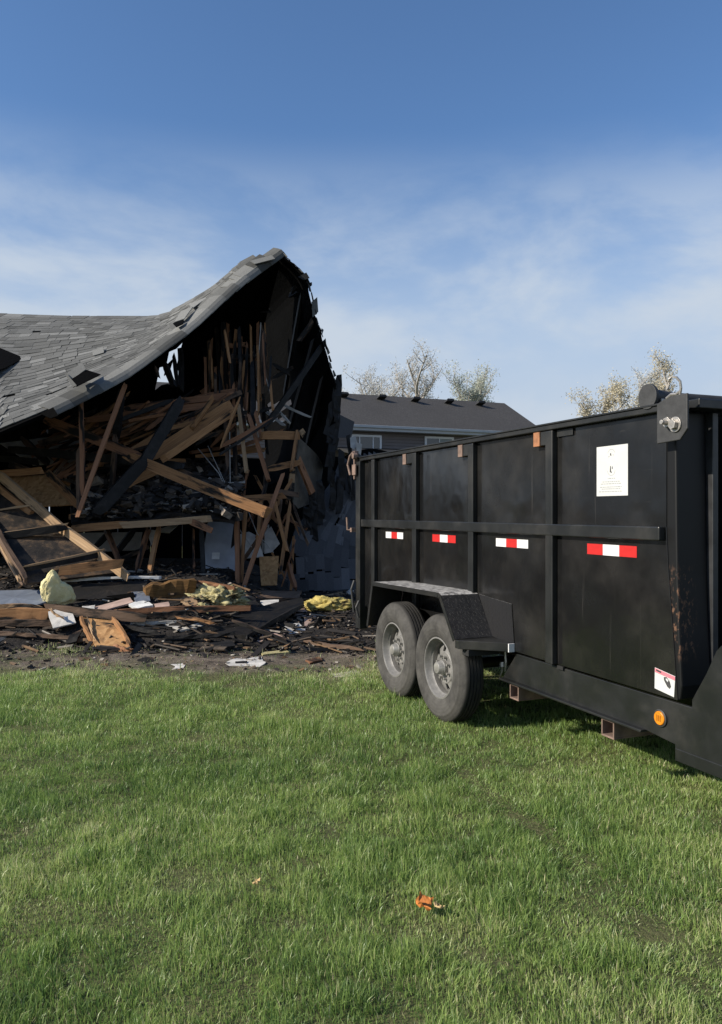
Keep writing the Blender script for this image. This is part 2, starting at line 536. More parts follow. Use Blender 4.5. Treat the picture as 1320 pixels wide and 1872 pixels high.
    M['paper'] = m_plain('white_paper', (.56, .57, .555), .6, .05, 6, 0, .05)
    M['ink'] = m_plain('dark_ink', (.05, .05, .05), .6, .2, 30)
    M['ink_faint'] = m_plain('faint_ink', (.30, .31, .31), .6, .05, 30)
    M['pink'] = m_plain('pink_ink', (.62, .18, .22), .6, .1, 30)
    M['amber'] = m_plain('amber_lens', (.62, .22, .015), .25, .12, 60, 0, .3)
    M['amber_dark'] = m_plain('amber_lens_mark', (.30, .10, .01), .3, .12, 60)
    M['steel_black'] = m_plain('worn_black_paint', (.028, .029, .031), .4, .4, 12)
    M['vinyl'] = m_plain('rolled_tarp', (.035, .035, .036), .7, .3, 20)
    # neighbour
    t = NT('far_shingle'); w = t.wpos(); n = t.noise(t.coord('Object', (2, 5, 5)), 3.0, 5, .65)
    n2 = t.noise(w, .6, 4)
    c = t.ramp(n, [(.35, (.050, .048, .047)), (.65, (.080, .077, .075))])
    c = t.mix(t.rng(n2, .4, .7, 0, .35), c, (.05, .048, .047)); t.set(c, .9, 0, .2); t.bump(n, .5, .03); M['far_shingle'] = t.m
    M['siding'] = m_plain('grey_brown_siding', (.15, .128, .118), .75, .08, 1.2)
    M['fascia'] = m_plain('pale_fascia', (.40, .42, .43), .55, .08, 2)
    M['window_frame'] = m_plain('white_window_frame', (.62, .63, .63), .5, .06, 3)
    t = NT('window_glass'); t.set((.035, .04, .045), .06, 0, .8); M['glass'] = t.m
    M['blind'] = m_plain('pale_blind', (.20, .23, .23), .5, .12, 2)
    M['vent'] = m_plain('dark_vent', (.018, .018, .018), .7, .2, 4)
    M['bark'] = m_plain('grey_bark', (.32, .30, .27), .9, .3, 9)
    def leaf(name, a, b):
        t = NT(name); at = t.attr()
        c = t.mix(at, a, b)
        d = t.new('ShaderNodeBsdfDiffuse'); tr = t.new('ShaderNodeBsdfTranslucent'); mx = t.new('ShaderNodeMixShader')
        mx.inputs[0].default_value = .35
        t.l.new(c, d.inputs[0]); t.l.new(c, tr.inputs[0]); t.l.new(d.outputs[0], mx.inputs[1]); t.l.new(tr.outputs[0], mx.inputs[2])
        t.l.new(mx.outputs[0], t.out.inputs[0]); return t.m
    M['leaf_grey'] = leaf('silvery_bud', (.50, .50, .47), (.62, .63, .59))
    M['leaf_green'] = leaf('pale_green_bud', (.46, .48, .38), (.60, .62, .51))
    M['leaf_gold'] = leaf('golden_bud', (.48, .44, .32), (.62, .57, .43))
    # grass blades
    t = NT('grass_blade'); at = t.attr()
    c = t.ramp(at, [(.0, (.085, .150, .046)), (.30, (.165, .270, .070)), (.6, (.290, .410, .112)), (.85, (.450, .535, .195)), (1, (.66, .60, .38))])
    d = t.new('ShaderNodeBsdfDiffuse'); tr = t.new('ShaderNodeBsdfTranslucent'); mx = t.new('ShaderNodeMixShader')
    gl = t.new('ShaderNodeBsdfGlossy'); gl.inputs['Roughness'].default_value = .42; mx2 = t.new('ShaderNodeMixShader')
    mx.inputs[0].default_value = .45; mx2.inputs[0].default_value = .04
    gl.inputs[0].default_value = (.8, .85, .8, 1)
    t.l.new(c, d.inputs[0]); t.l.new(c, tr.inputs[0]); t.l.new(d.outputs[0], mx.inputs[1]); t.l.new(tr.outputs[0], mx.inputs[2])
    t.l.new(mx.outputs[0], mx2.inputs[1]); t.l.new(gl.outputs[0], mx2.inputs[2]); t.l.new(mx2.outputs[0], t.out.inputs[0]); M['grass'] = t.m
    # ground: lawn soil in front, sooty dirt by the wreck
    t = NT('ground_soil'); w = t.wpos(); sp = t.new('ShaderNodeSeparateXYZ'); t.l.new(w, sp.inputs[0])
    n = t.noise(w, 6, 7, .65); nb = t.noise(w, 1.1, 5, .6)
    lawn = t.ramp(n, [(.3, (.075, .082, .036)), (.7, (.14, .14, .066))])
    dirt = t.ramp(n, [(.3, (.08, .066, .052)), (.5, (.17, .138, .108)), (.72, (.28, .24, .195))])
    yy = t.math('ADD', sp.outputs['Y'], t.math('MULTIPLY', t.math('SUBTRACT', nb, .5), 2.2))
    k = t.math('MULTIPLY', t.rng(yy, 6.5, 7.5), t.rng(yy, 24, 19))
    k = t.math('MULTIPLY', k, t.rng(sp.outputs['X'], 4.0, 2.5))
    c = t.mix(k, lawn, dirt)
    s = t.math('MULTIPLY', t.rng(t.noise(w, 3.1, 7, .7), .40, .56), t.math('MULTIPLY', t.rng(yy, 6.9, 8.6), t.rng(yy, 22, 18)))
    s = t.math('MULTIPLY', s, t.rng(sp.outputs['X'], 3.0, 1.6))
    gp = t.math('MULTIPLY', t.rng(t.noise(w, 1.9, 6, .65), .50, .64, 0, .8), t.rng(yy, 9.0, 8.0))
    c = t.mix(gp, c, (.085, .095, .045))
    c = t.mix(s, c, (.022, .021, .020))
    t.set(c, .95, 0, .1); t.bump(t.noise(w, 22, 6, .7), .9, .03); M['ground'] = t.m
mats()

# ------------------------------------------------------------------ ground
def gz(x, y):
    """gentle unevenness of the yard"""
    if y > 40 or y < -20 or abs(x) > 40: return 0.0
    return 0.018 * mnoise.noise((x * .8, y * .8, 3.1)) + 0.008 * mnoise.noise((x * 2.6, y * 2.6, 7.7))

def make_ground():
    xs = [-1500, -300, -60, -30] + [round(-14 + .4 * i, 3) for i in range(71)] + [30, 60, 300, 1500]
    ys = [-1500, -300, -40, -12] + [round(-2 + .4 * i, 3) for i in range(66)] + [34, 60, 120, 400, 1800]
    b = MB(); vs = [(x, y, gz(x, y)) for y in ys for x in xs]; n = len(xs)
    b.add(vs, [(j*n+i, j*n+i+1, (j+1)*n+i+1, (j+1)*n+i) for j in range(len(ys)-1) for i in range(n-1)])
    me, c = b.mesh('ground', M['ground'], 60, center=True)
    tag(link('ground', me, I4), 'sooty dirt and lawn soil of the back yard', 'ground', kind='structure')
make_ground()

# ------------------------------------------------------------------ dump trailer
AX = math.atan(566 / 1406)                              # heading of trailer and houses
TU = Vector((-math.sin(AX), math.cos(AX), 0))           # towards its tailgate
TE = Vector((math.cos(AX), math.sin(AX), 0))
TM = Matrix.Translation((1.466, 3.695, 0)) @ Matrix.Rotation(math.pi / 2 + AX, 4, 'Z')
# local axes: x along the length to the tail, y outwards on the near side, z up

def make_trailer():
    T = empty('dump_trailer', (0, 0, 0), 0, None, TM)
    tag(T, 'glossy black tandem axle dump trailer parked on the lawn', 'trailer')
    def B(name, mat, bev=.003, parent=T, smooth=None):
        def fin(mb): return mb.build(name, M[mat], parent, TM, smooth, bev)
        return fin
    X, Y, Z = Vector((1,0,0)), Vector((0,1,0)), Vector((0,0,1))
    TOP, BOT, LEN, WID = 1.93, .56, 3.90, 2.08
    # side sheets, bent a little forward at the foot of the front corner
    nearp = [(0, 1.38), (-.015, 1.15), (-.04, .9), (-.072, BOT), (LEN, BOT), (LEN, TOP), (0, TOP)]
    def side(y0, out):
        pan = MB()
        pan.prism([(a, b) for a, b in reversed(nearp)], (0, y0 if out else y0, 0), X, Z, .04)   # X x Z = -Y
        B('side_panel', 'enamel')(pan)
        for k in (.89, 1.80, 2.70, 3.555):
            s = 1 if out else -1
            ya, yb = sorted((y0 - (0 if out else .04) , y0 - (0 if out else .04) + s * .038))
            B('side_post', 'frame', .006)(MB().box((k - .035, ya, BOT), (k + .035, yb, TOP - .004)))
        s = 1 if out else -1
        base = y0 if out else y0 - .04
        ya, yb = sorted((base, base + s * .041))
        B('middle_rail', 'frame', .006)(MB().box((.004, ya, 1.312), (LEN - .02, yb, 1.380)))
        ya, yb = sorted((base - s * .05, base + s * .042))
        B('top_rail', 'frame', .005)(MB().box((-.06, ya, TOP), (LEN + .03, yb, TOP + .032)))
        ya, yb = sorted((base + s * .030, base + s * .050))
        B('top_lip', 'frame', .002)(MB().box((-.058, ya, TOP + .03), (LEN + .03, yb, TOP + .040)))
        ya, yb = sorted((base - s * .03, base + s * .055))
        B('rear_post', 'frame', .006)(MB().box((LEN - .075, ya, .35), (LEN + .03, yb, TOP - .003)))
    side(0, True)
    side(-WID, False)
    # floor, front wall, tail doors
    B('floor', 'frame')(MB().box((0, -WID, .585), (LEN, -.045, .62)))
    B('front_wall', 'enamel')(MB().box((.06, -WID - .03, .57), (.10, -.05, TOP)))
    for ya in (-WID / 2 + .01, -WID + .02):
        d = B('tail_door', 'enamel', .004)(MB().box((LEN + .032, ya, .6), (LEN + .07, ya + WID / 2 - .05, TOP - .03)))
        B('door_bar', 'frame', .003, d)(MB().cyl((LEN + .085, ya + .5, .55), (LEN + .085, ya + .5, TOP), .014))
    lt = MB().box((LEN + .02, .055, 1.26), (LEN + .06, .10, 1.30)); lt.tube([(LEN + .04, .09, 1.28), (LEN + .07, .12, 1.28), (LEN + .075, .125, 1.40)], .010)
    B('door_latch', 'rust', 0)(lt)
    # rear corner, bent tarp arm hardware catching the light
    hw = MB()
    hw.box((LEN + .01, .03, 1.76), (LEN + .035, .075, 2.03)); hw.box((LEN - .04, .07, 1.80), (LEN + .05, .085, 1.90))
    hw.tube([(LEN + .02, .08, 2.02), (LEN + .06, .1, 1.98), (LEN + .09, .11, 1.90), (LEN + .05, .1, 1.80)], .012)
    hw.cyl((LEN - .01, .06, 1.98), (LEN - .01, .10, 1.98), .03)
    B('tarp_arm_bracket', 'rust', .003)(hw)
    B('hold_down', 'grey_cast', .002)(MB().tube([(LEN + .02, .07, .80), (LEN + .02, .10, .72), (LEN + .02, .075, .50)], .012))
    B('hold_down', 'grey_cast', .002)(MB().tube([(LEN - .10, .07, .62), (LEN - .10, .10, .56), (LEN - .10, .075, .46)], .012))
    # front corner
    poly = [(-.062, 1.38), (-.066, 1.15), (-.076, .9), (-.092, .63), (-.080, BOT + .002), (-.02, BOT), (.03, .9), (.058, 1.38), (.058, TOP), (-.055, TOP)]
    B('corner_post', 'scraped', .008)(MB().prism([(a, b) for a, b in reversed(poly)], (0, -.006, 0), X, Z, .185))
    B('front_post', 'steel_black', .004)(MB().box((-.095, -.232, .60), (.058, -.196, TOP - .004)))
    for ya in (-.355, -.62, -1.3):
        B('front_post', 'frame', .005)(MB().box((-.055, ya, .585), (.058, ya + .05, TOP - .004)))
    B('front_rail', 'frame', .005)(MB().box((-.06, -WID, 1.30), (.058, -.305, 1.385)))
    B('front_rail', 'frame', .005)(MB().box((-.15, -WID, TOP + .004), (.05, -.056, TOP + .05)))
    # stake pockets with a rusty end under the top rail
    for k, m in ((1.005, 'copper_rust'), (1.935, 'rust'), (2.87, 'rust')):
        q = B('stake_pocket', 'frame', .003)(MB().box((k - .125, -.0, 1.845), (k - .028, .034, TOP - .004)))
        B('rusty_plate', m, .002, q)(MB().box((k - .027, .001, 1.842), (k + .036, .040, TOP - .003)))
    B('weld_patch', 'frame', .002)(MB().box((.70, 0, 1.885), (.845, .012, TOP - .004)))
    # bolted bracket on the front corner
    brk = B('tarp_bracket', 'grey_cast', .004)(MB().prism(list(reversed([(.0, 1.965), (-.07, 1.992), (-.19, 1.992), (-.19, 1.83), (-.145, 1.782), (.0, 1.775)])), (0, .058, 0), X, Z, .012))
    bl = MB().cyl((-.085, .058, 1.868), (-.085, .082, 1.868), .026, None, 6).cyl((-.085, .08, 1.868), (-.085, .112, 1.868), .013, .011, 10)
    B('bolt', 'steel', .001, brk)(bl)
    bl = MB().cyl((-.122, .058, 1.855), (-.122, .066, 1.855), .036, None, 18).cyl((-.122, .064, 1.855), (-.122, .086, 1.855), .024, None, 6)
    B('bolt', 'steel', .001, brk)(bl)
    B('hook', 'steel', 0, brk)(MB().tube([(-.135, .05, 1.975), (-.150, .055, 2.02), (-.150, .06, 2.05), (-.138, .07, 2.07), (-.118, .08, 2.075), (-.105, .085, 2.065)], .006))
    B('weld_bead', 'steel', 0, brk)(MB().tube([(-.06, .055, 1.985), (-.09, .053, 1.998), (-.12, .054, 1.996), (-.145, .052, 2.008)], [.006, .009, .007, .008]))
    # tarp roller across the front
    rol = B('tarp_roller', 'vinyl', 0, T, 40)(MB().cyl((.075, .03, 2.012), (.075, -WID - .03, 2.012), .030, None, 16))
    B('end_disc', 'grey_cast', .002, rol, 40)(MB().cyl((.075, .03, 2.012), (.075, .048, 2.012), .062, None, 28))
    B('roller_bracket', 'steel', .002, rol)(MB().box((.03, -.02, 1.968), (.11, .0, 2.0)))
    B('collar', 'grey_cast', 0, rol, 40)(MB().cyl((.075, .028, 2.012), (.075, -.10, 2.012), .042, .031, 16))
    # reflective tape, three blocks each
    for k0, k1, z0, z1, pat in ((2.975, 3.335, 1.222, 1.277, 'wrw'), (2.07, 2.44, 1.222, 1.278, 'rwr'), (1.15, 1.522, 1.223, 1.277, 'wrw'), (.197, .585, 1.219, 1.277, 'rwr')):
        tp = empty('reflective_tape', ((k0 + k1) / 2, 0, (z0 + z1) / 2), 0, T, TM)
        for i, ch in enumerate(pat):
            a = k1 - (k1 - k0) * i / 3; b = k1 - (k1 - k0) * (i + 1) / 3
            B('tape_block', 'tape_white' if ch == 'w' else 'tape_red', .0, tp)(MB().box((b + .0008, .0005, z0), (a - .0008, .0022, z1)))
    # paper notice with two round marks and faint lines of print
    nt = B('paper_notice', 'paper', 0)(MB().box((.262, .0006, 1.535), (.505, .0020, 1.800)))
    def ring(cx, cz, r, w, a0, a1, n, y=.0022):
        mb = MB()
        for i in range(n):
            t0 = a0 + (a1 - a0) * i / n; t1 = a0 + (a1 - a0) * (i + 1) / n
            mb.add([(cx + (r) * math.cos(t), y, cz + r * math.sin(t)) for t in (t0, t1)] + [(cx + (r - w) * math.cos(t), y, cz + (r - w) * math.sin(t)) for t in (t1, t0)], [(0, 1, 2, 3)])
        return mb
    cx = .388
    e1 = ring(cx, 1.752, .030, .0025, .3, math.pi - .3, 12)
    B('emblem', 'ink_faint', 0, nt)(e1)
    mk = MB()
    for (a, b, w, h) in ((.004, .002, .011, .016), (-.016, -.002, .006, .007), (.017, -.008, .008, .006), (-.005, .014, .006, .005), (.020, -.014, .006, .004)):
        mk.add([(cx + a - w / 2, .0023, 1.752 + b - h / 2), (cx + a + w / 2, .0023, 1.752 + b - h / 2 + .003), (cx + a + w / 2 - .002, .0023, 1.752 + b + h / 2), (cx + a - w / 2 + .003, .0023, 1.752 + b + h / 2 - .002)], [(0, 1, 2, 3)])
    B('emblem_mark', 'ink', 0, nt)(mk)
    B('emblem', 'ink_faint', 0, nt)(ring(cx, 1.672, .031, .0025, math.pi + .1, 2 * math.pi - .1, 12))
    mk = MB()
    for (a, b, w, h) in ((.006, .004, .010, .038), (-.008, .012, .008, .018), (-.002, -.012, .007, .012)):
        mk.add([(cx + a - w / 2, .0023, 1.672 + b - h / 2), (cx + a + w / 2, .0023, 1.672 + b - h / 2 + .004), (cx + a + w / 2 - .003, .0023, 1.672 + b + h / 2), (cx + a - w / 2 + .002, .0023, 1.672 + b + h / 2 - .004)], [(0, 1, 2, 3)])
    B('emblem_mark', 'ink', 0, nt)(mk)
    for i, (z, w) in enumerate(((1.625, .06), (1.608, .13), (1.597, .15), (1.580, .16), (1.570, .14), (1.556, .16))):
        mb = MB(); x = cx - w / 2
        while x < cx + w / 2:
            l = random.uniform(.006, .022); mb.add([(x, .0023, z), (x + l, .0023, z), (x + l, .0023, z + .0045), (x, .0023, z + .0045)], [(0, 1, 2, 3)]); x += l + .005
        B('print_line', 'ink_faint', 0, nt)(mb)
    # instruction sticker low on the front corner
    st = B('instruction_sticker', 'paper', 0)(MB().prism(list(reversed([(.072, .690), (.074, .588), (-.052, .572), (-.060, .672)])), (0, .0022, 0), X, Z, .0016))
    B('pink_header', 'pink', 0, st)(MB().prism(list(reversed([(.070, .688), (.070, .668), (-.059, .652), (-.0595, .670)])), (0, .0034, 0), X, Z, .0008))
    B('header_print', 'ink', 0, st)(MB().prism(list(reversed([(.062, .684), (.062, .675), (.028, .670), (.028, .679)])), (0, .0042, 0), X, Z, .0006))
    B('logo', 'ink', 0, st)(MB().prism(list(reversed([(.012, .655), (.010, .640), (-.012, .612), (-.026, .606), (-.034, .618), (-.026, .640), (-.006, .658)])), (0, .0036, 0), X, Z, .0008))
    B('logo_hole', 'paper', 0, st)(MB().prism(list(reversed([(.000, .650), (-.004, .642), (-.016, .636), (-.018, .646), (-.008, .652)])), (0, .0042, 0), X, Z, .0008))
    # frame under the box
    fr = [(1.455, .366), (1.30, .545), (-.15, .545), (-.15, .58), (-.235, .72), (-.29, .83), (-.36, .90), (-1.25, .90), (-1.25, .27), (-.331, .284), (-.046, .295), (-.046, .345), (.14, .362)]
    B('main_frame', 'frame', .003)(MB().prism([(a, b) for a, b in fr], (0, -.010, 0), X, Z, .02))
    B('frame_flange', 'frame', .003)(MB().box((.15, -.031, .352), (1.46, .022, .3655)))
    B('frame_foot', 'frame', .003)(MB().box((-1.2, -.028, .270), (-.05, -.006, .330)))
    B('clip', 'black_void', .002)(MB().box((.80, -.012, .535), (.86, .004, .556)))
    fo = [(1.455, .366), (1.30, .545), (-1.25, .90), (-1.25, .27), (.14, .362)]
    B('main_frame', 'frame', .003)(MB().prism([(1.455, .366), (1.30, .545), (-.15, .545), (-1.25, .9), (-1.25, .27), (.14, .362)], (0, -WID - .0, 0), X, Z, .02))
    for ya in (-.45, -WID + .42):
        B('inner_beam', 'frame', .003)(MB().box((-.9, ya, .38), (LEN - .1, ya + .06, .545)))
    B('cross_plate', 'frame', .003)(MB().box((-1.24, -WID + .03, .30), (-1.2, -.055, .88)))
    for k in (1.31, .42):
        cr = MB()
        for lo, hi in (((k - .05, -WID + .05, .252), (k + .05, .0, .262)), ((k - .05, -WID + .05, .338), (k + .05, .0, .348)), ((k - .05, -WID + .05, .2625), (k - .041, .0, .3375)), ((k + .041, -WID + .05, .2625), (k + .05, .0, .3375))): cr.box(lo, hi)
        B('cross_tube', 'rust', .002)(cr)
    for k in (2.0, 2.5, 3.1, 3.6):
        B('cross_beam', 'frame', .002)(MB().box((k - .03, -WID + .06, .50), (k + .03, -.06, .58)))
    # amber side light
    am = B('amber_light', 'amber', .003, T, 40)(MB().cyl((.043, -.012, .449), (.043, .006, .449), .036, .033, 28))
    B('bezel', 'grey_cast', .0, am, 40)(MB().lathe([(.036, -.012), (.042, -.012), (.042, -.001), (.036, .002)], (.043, 0, .449), 28))
    lens = MB()
    for dx in (-.011, 0, .011): lens.box((.043 + dx - .0028, .005, .434), (.043 + dx + .0028, .0072, .464))
    B('lens_rib', 'amber_dark', 0, am)(lens)
    # breakaway cable and chain by the frame end
    B('cable', 'steel', 0)(MB().tube([(1.50, -.05, .60), (1.46, -.03, .54), (1.45, -.03, .46), (1.47, -.04, .40)], .008))
    cb = MB().cyl((1.49, -.03, .46), (1.49, -.03, .43), .018, .022, 10); cb.tube([(1.49, -.03, .43), (1.50, -.03, .39), (1.52, -.03, .36)], .006)
    B('breakaway_plug', 'steel', 0)(cb)
    # fender of tread plate
    for sgn in (1, -1):
        y0 = 0.004 if sgn > 0 else -WID - .044
        w = .285 * sgn
        prof = [(3.075, .50), (2.965, .862), (2.93, .878), (1.79, .900), (1.752, .885), (1.555, .618)]
        mb = MB(); th = .008
        for (a, b), (c, d) in zip(prof[:-1], prof[1:]):
            nx, nz_ = (b - d), (c - a); l = math.hypot(nx, nz_); nx, nz_ = nx / l * th, nz_ / l * th
            ya, yb = sorted((y0, y0 + w))
            mb.add([(a, ya, b), (c, ya, d), (c, yb, d), (a, yb, b), (a + nx, ya, b + nz_), (c + nx, ya, d + nz_), (c + nx, yb, d + nz_), (a + nx, yb, b + nz_)],
                   [(0, 3, 2, 1), (4, 5, 6, 7), (0, 1, 5, 4), (1, 2, 6, 5), (2, 3, 7, 6), (3, 0, 4, 7)])
        fe = B('fender', 'diamond', .0)(mb)
        lip = MB()
        for (a, b), (c, d) in zip(prof[:-1], prof[1:]):
            e = Vector((c - a, 0, d - b)).normalized(); nn = Vector((e.z, 0, -e.x)); nn = nn if nn.z < 0 or abs(nn.z) < .3 and nn.x * (2.2 - a) > 0 else -nn
            p0 = Vector((a, y0 + w, b)); p1 = Vector((c, y0 + w, d)); o = Vector((0, .006 * sgn, 0)); dn = nn * .032
            lip.add([p0, p1, p1 + dn, p0 + dn, p0 + o, p1 + o, p1 + dn + o, p0 + dn + o], [(0, 1, 2, 3), (7, 6, 5, 4), (0, 4, 5, 1), (1, 5, 6, 2), (2, 6, 7, 3), (3, 7, 4, 0)])
        B('fender_lip', 'frame', 0, fe)(lip)
        # tread plate splash sheet on the box and triangular step
        ya, yb = sorted((y0, y0 + .004 * sgn))
        if sgn > 0:
            B('splash_plate', 'diamond', 0, fe)(MB().prism([(1.56, .62), (1.30, .60), (1.33, .86), (1.74, .885)], (0, .003, 0), X, Z, -.003))
        stp = MB(); pl = [(1.56, y0), (1.56, y0 + w), (1.515, y0 + w), (1.31, y0 + .03 * sgn), (1.31, y0)]
        if sgn < 0: pl = pl[::-1]
        stp.prism(pl, (0, 0, .560), X, Y, .055)
        B('step_plate', 'frame', .002, fe)(stp)
        if sgn > 0:
            B('white_reflector', 'tape_white', .001, fe)(MB().box((1.30, .002, .558), (1.3095, .045, .612)))
            B('splash_guard', 'black_void', .002, fe)(MB().box((1.47, .01, .515), (1.55, .24, .558)))
    # wheels
    def wheel(cx):
        R = .373
        Wm = TM @ Matrix.Translation((cx, .0, R - .008))
        w = empty('wheel', (cx, 0, R - .008), 0, T, TM)
        def b2(name, mat, mb, parent=w, smooth=35, bev=0): return mb.build(name, M[mat], parent, Wm, smooth, bev)
        def tyre_prof():
            out = [(.208, .232), (.218, .246), (.232, .252), (.262, .262), (.300, .266), (.332, .261), (.340, .258), (.344, .252), (.358, .243), (.370, .231), (.378, .218), (.3815, .208)]
            ys = [.190, .160, .130, .100]
            y = .208
            for g in ys:
                out += [(.383, g + .007), (.370, g + .0055), (.370, g - .0055), (.383, g - .007)]
            out += [(.3815, .082), (.378, .072), (.370, .059), (.35, .045), (.30, .026), (.25, .03), (.215, .045), (.205, .06)]
            return [(r - (.010 if r > .33 else .006 if r > .28 else 0), .262 - (.266 - y) * .82) for r, y in out]
        b2('tyre', 'tyre', MB().lathe(tyre_prof(), (0, 0, 0), 72))
        rim = MB()
        rim.lathe([(.210, .236), (.214, .244), (.204, .246), (.197, .236), (.192, .205), (.181, .192), (.180, .150), (.200, .110), (.205, .06), (.209, .06)], (0, 0, 0), 56)
        rim.lathe([(.184, .150), (.155, .162), (.150, .172), (.150, .160), (.184, .138)], (0, 0, 0), 56)
        rim.lathe([(.112, .188), (.106, .193), (.05, .193), (.05, .18), (.112, .176)], (0, 0, 0), 56)
        for i in range(8):
            a = i * math.pi / 4; rim.lathe([(.153, .171), (.110, .188), (.110, .176), (.153, .159)], (0, 0, 0), 5, a, a + math.pi / 4 * .62)
        b2('rim', 'rim', rim)
        b2('brake_drum', 'black_void', MB().lathe([(.15, .14), (.0, .145), (.0, .03), (.15, .03)], (0, 0, 0), 32))
        hb = MB().lathe([(.052, .185), (.052, .215), (.046, .222), (.043, .25), (.036, .258), (.0, .259), (.0, .18)], (0, 0, 0), 28)
        b2('hub', 'hub', hb)
        for i in range(8):
            a = (i + .5) * math.pi / 4; r = .080
            b2('lug_nut', 'hub', MB().cyl((r * math.cos(a), .19, r * math.sin(a)), (r * math.cos(a), .218, r * math.sin(a)), .0115, .010, 6), w, None)
        return w
    w1 = wheel(1.885)
    w2 = copy_tree(w1, TM @ Matrix.Translation((2.640, 0, .366)) @ Matrix.Rotation(.35, 4, 'Y'), T)
    for cx in (1.885, 2.640):
        copy_tree(w1, TM @ Matrix.Translation((cx, -WID - .04, .366)) @ Matrix.Rotation(math.pi, 4, 'Z') @ Matrix.Rotation(cx, 4, 'Y'), T)
        B('axle', 'frame', 0, T, 40)(MB().cyl((cx, -WID + .02, .375), (cx, -.02, .375), .038, None, 14))
        sp_ = MB()
        for i, s in enumerate((.36, .27, .18)): sp_.tube([(cx - s, -.38, .45 - i * .012), (cx - s / 2, -.38, .425 - i * .012), (cx, -.38, .415 - i * .012), (cx + s / 2, -.38, .425 - i * .012), (cx + s, -.38, .45 - i * .012)], .012, 4)
        B('leaf_spring', 'rust', 0)(sp_)
    # drawbar and jack ahead of the box
    B('drawbar', 'frame', .004)(MB().beam((-1.2, -.25, .42), (-2.55, -WID / 2 + .03, .42), .06, .12))
    B('drawbar', 'frame', .004)(MB().beam((-1.2, -WID + .25, .42), (-2.55, -WID / 2 - .03, .42), .06, .12))
    B('coupler', 'grey_cast', .004)(MB().box((-2.75, -WID / 2 - .06, .40), (-2.5, -WID / 2 + .06, .52)))
    jk = MB().cyl((-2.2, -WID / 2, .04), (-2.2, -WID / 2, .95), .04, None, 14); jk.cyl((-2.2, -WID / 2, 0), (-2.2, -WID / 2, .04), .1, .09, 16); jk.tube([(-2.2, -WID / 2, .9), (-2.2, -WID / 2 + .12, .9), (-2.2, -WID / 2 + .14, 1.0)], .012)
    B('jack', 'frame', 0, T, 40)(jk)
    # broken rusty boards under the near side frame
make_trailer()

# ------------------------------------------------------------------ burned house
def lerp_pts(tab, t):
    if t <= tab[0][0]: return tab[0][1].copy()
    for (a, p), (b, q) in zip(tab[:-1], tab[1:]):
        if t <= b: return p.lerp(q, (t - a) / (b - a))
    return tab[-1][1].copy()

def smooth_curve(tab, n=160):
    """resample a control polyline and round its corners"""
    pts = [lerp_pts(tab, i / n) for i in range(n + 1)]
    for _ in range(14):
        pts = [pts[0]] + [(pts[i-1] + pts[i] * 2 + pts[i+1]) / 4 for i in range(1, n)] + [pts[-1]]
    def f(t):
        x = min(max(t, 0), 1) * n; i = min(int(x), n - 1)
        return pts[i].lerp(pts[i+1], x - i)
    return f

# torn lower edge of the front slope, from the eave far left up to the peak
RAKE = smooth_curve([(0, P(-900, 842, 12.2)), (.17, P(-420, 846, 10.9)), (.34, P(-150, 858, 9.9)), (.46, P(0, 790, 9.5)), (.56, P(110, 744, 10.0)),
                     (.68, P(232, 682, 10.7)), (.80, P(345, 600, 11.5)), (.91, P(440, 512, 12.2)), (1, P(512, 462, 12.6))])
# ridge behind it, sagging where the rafters burned through
RIDGE = smooth_curve([(0, P(-900, 585, 16.6)), (.17, P(-420, 575, 15.4)), (.34, P(-150, 570, 14.5)), (.46, P(0, 574, 14.1)), (.58, P(130, 580, 13.9)),
                      (.72, P(292, 582, 13.3)), (.79, P(345, 556, 12.7)), (.86, P(395, 527, 12.5)), (.93, P(452, 482, 12.5)), (1, P(513, 458, 12.7))])
def SLOPE(u, v):
    p = RAKE(u).lerp(RIDGE(u), v)
    s = math.sin(math.pi * v)
    p.z += .05 * s * mnoise.noise((u * 9, v * 3, 1.0)) - .16 * s * math.exp(-((u - .5) / .10) ** 2) * math.sin(math.pi * min(1, v * 1.3)) 
    p.z += .22 * math.exp(-((u - .40) / .05) ** 2) * math.exp(-((v - .55) / .10) ** 2)
    return p

def frame_at(f, u, v, e=.004):
    p = f(u, v); du = f(min(u + e, 1), v) - f(max(u - e, 0), v); dv = f(u, min(v + e * 2, 1)) - f(u, max(v - e * 2, 0))
    x = du.normalized(); n = x.cross(dv).normalized(); y = n.cross(x)
    return p, x, y, n

def shingle_mesh(tone, name='shingle', mat='shingle'):
    b = MB(); b.t = tone
    # a tab: thicker butt at the lower edge, one clipped corner
    vs = [(-.5, 0, .011), (.5, .01, .012), (.5, 1.0, .006), (-.5, 1.0, .006), (-.5, 0, 0), (.5, .01, 0), (.5, 1.0, -.002), (-.5, 1.0, -.002)]
    b.add(vs, [(0,1,2,3), (7,6,5,4), (0,4,5,1), (1,5,6,2), (2,6,7,3), (3,7,4,0)])
    me, _ = b.mesh(name, M[mat], None, center=True); return me

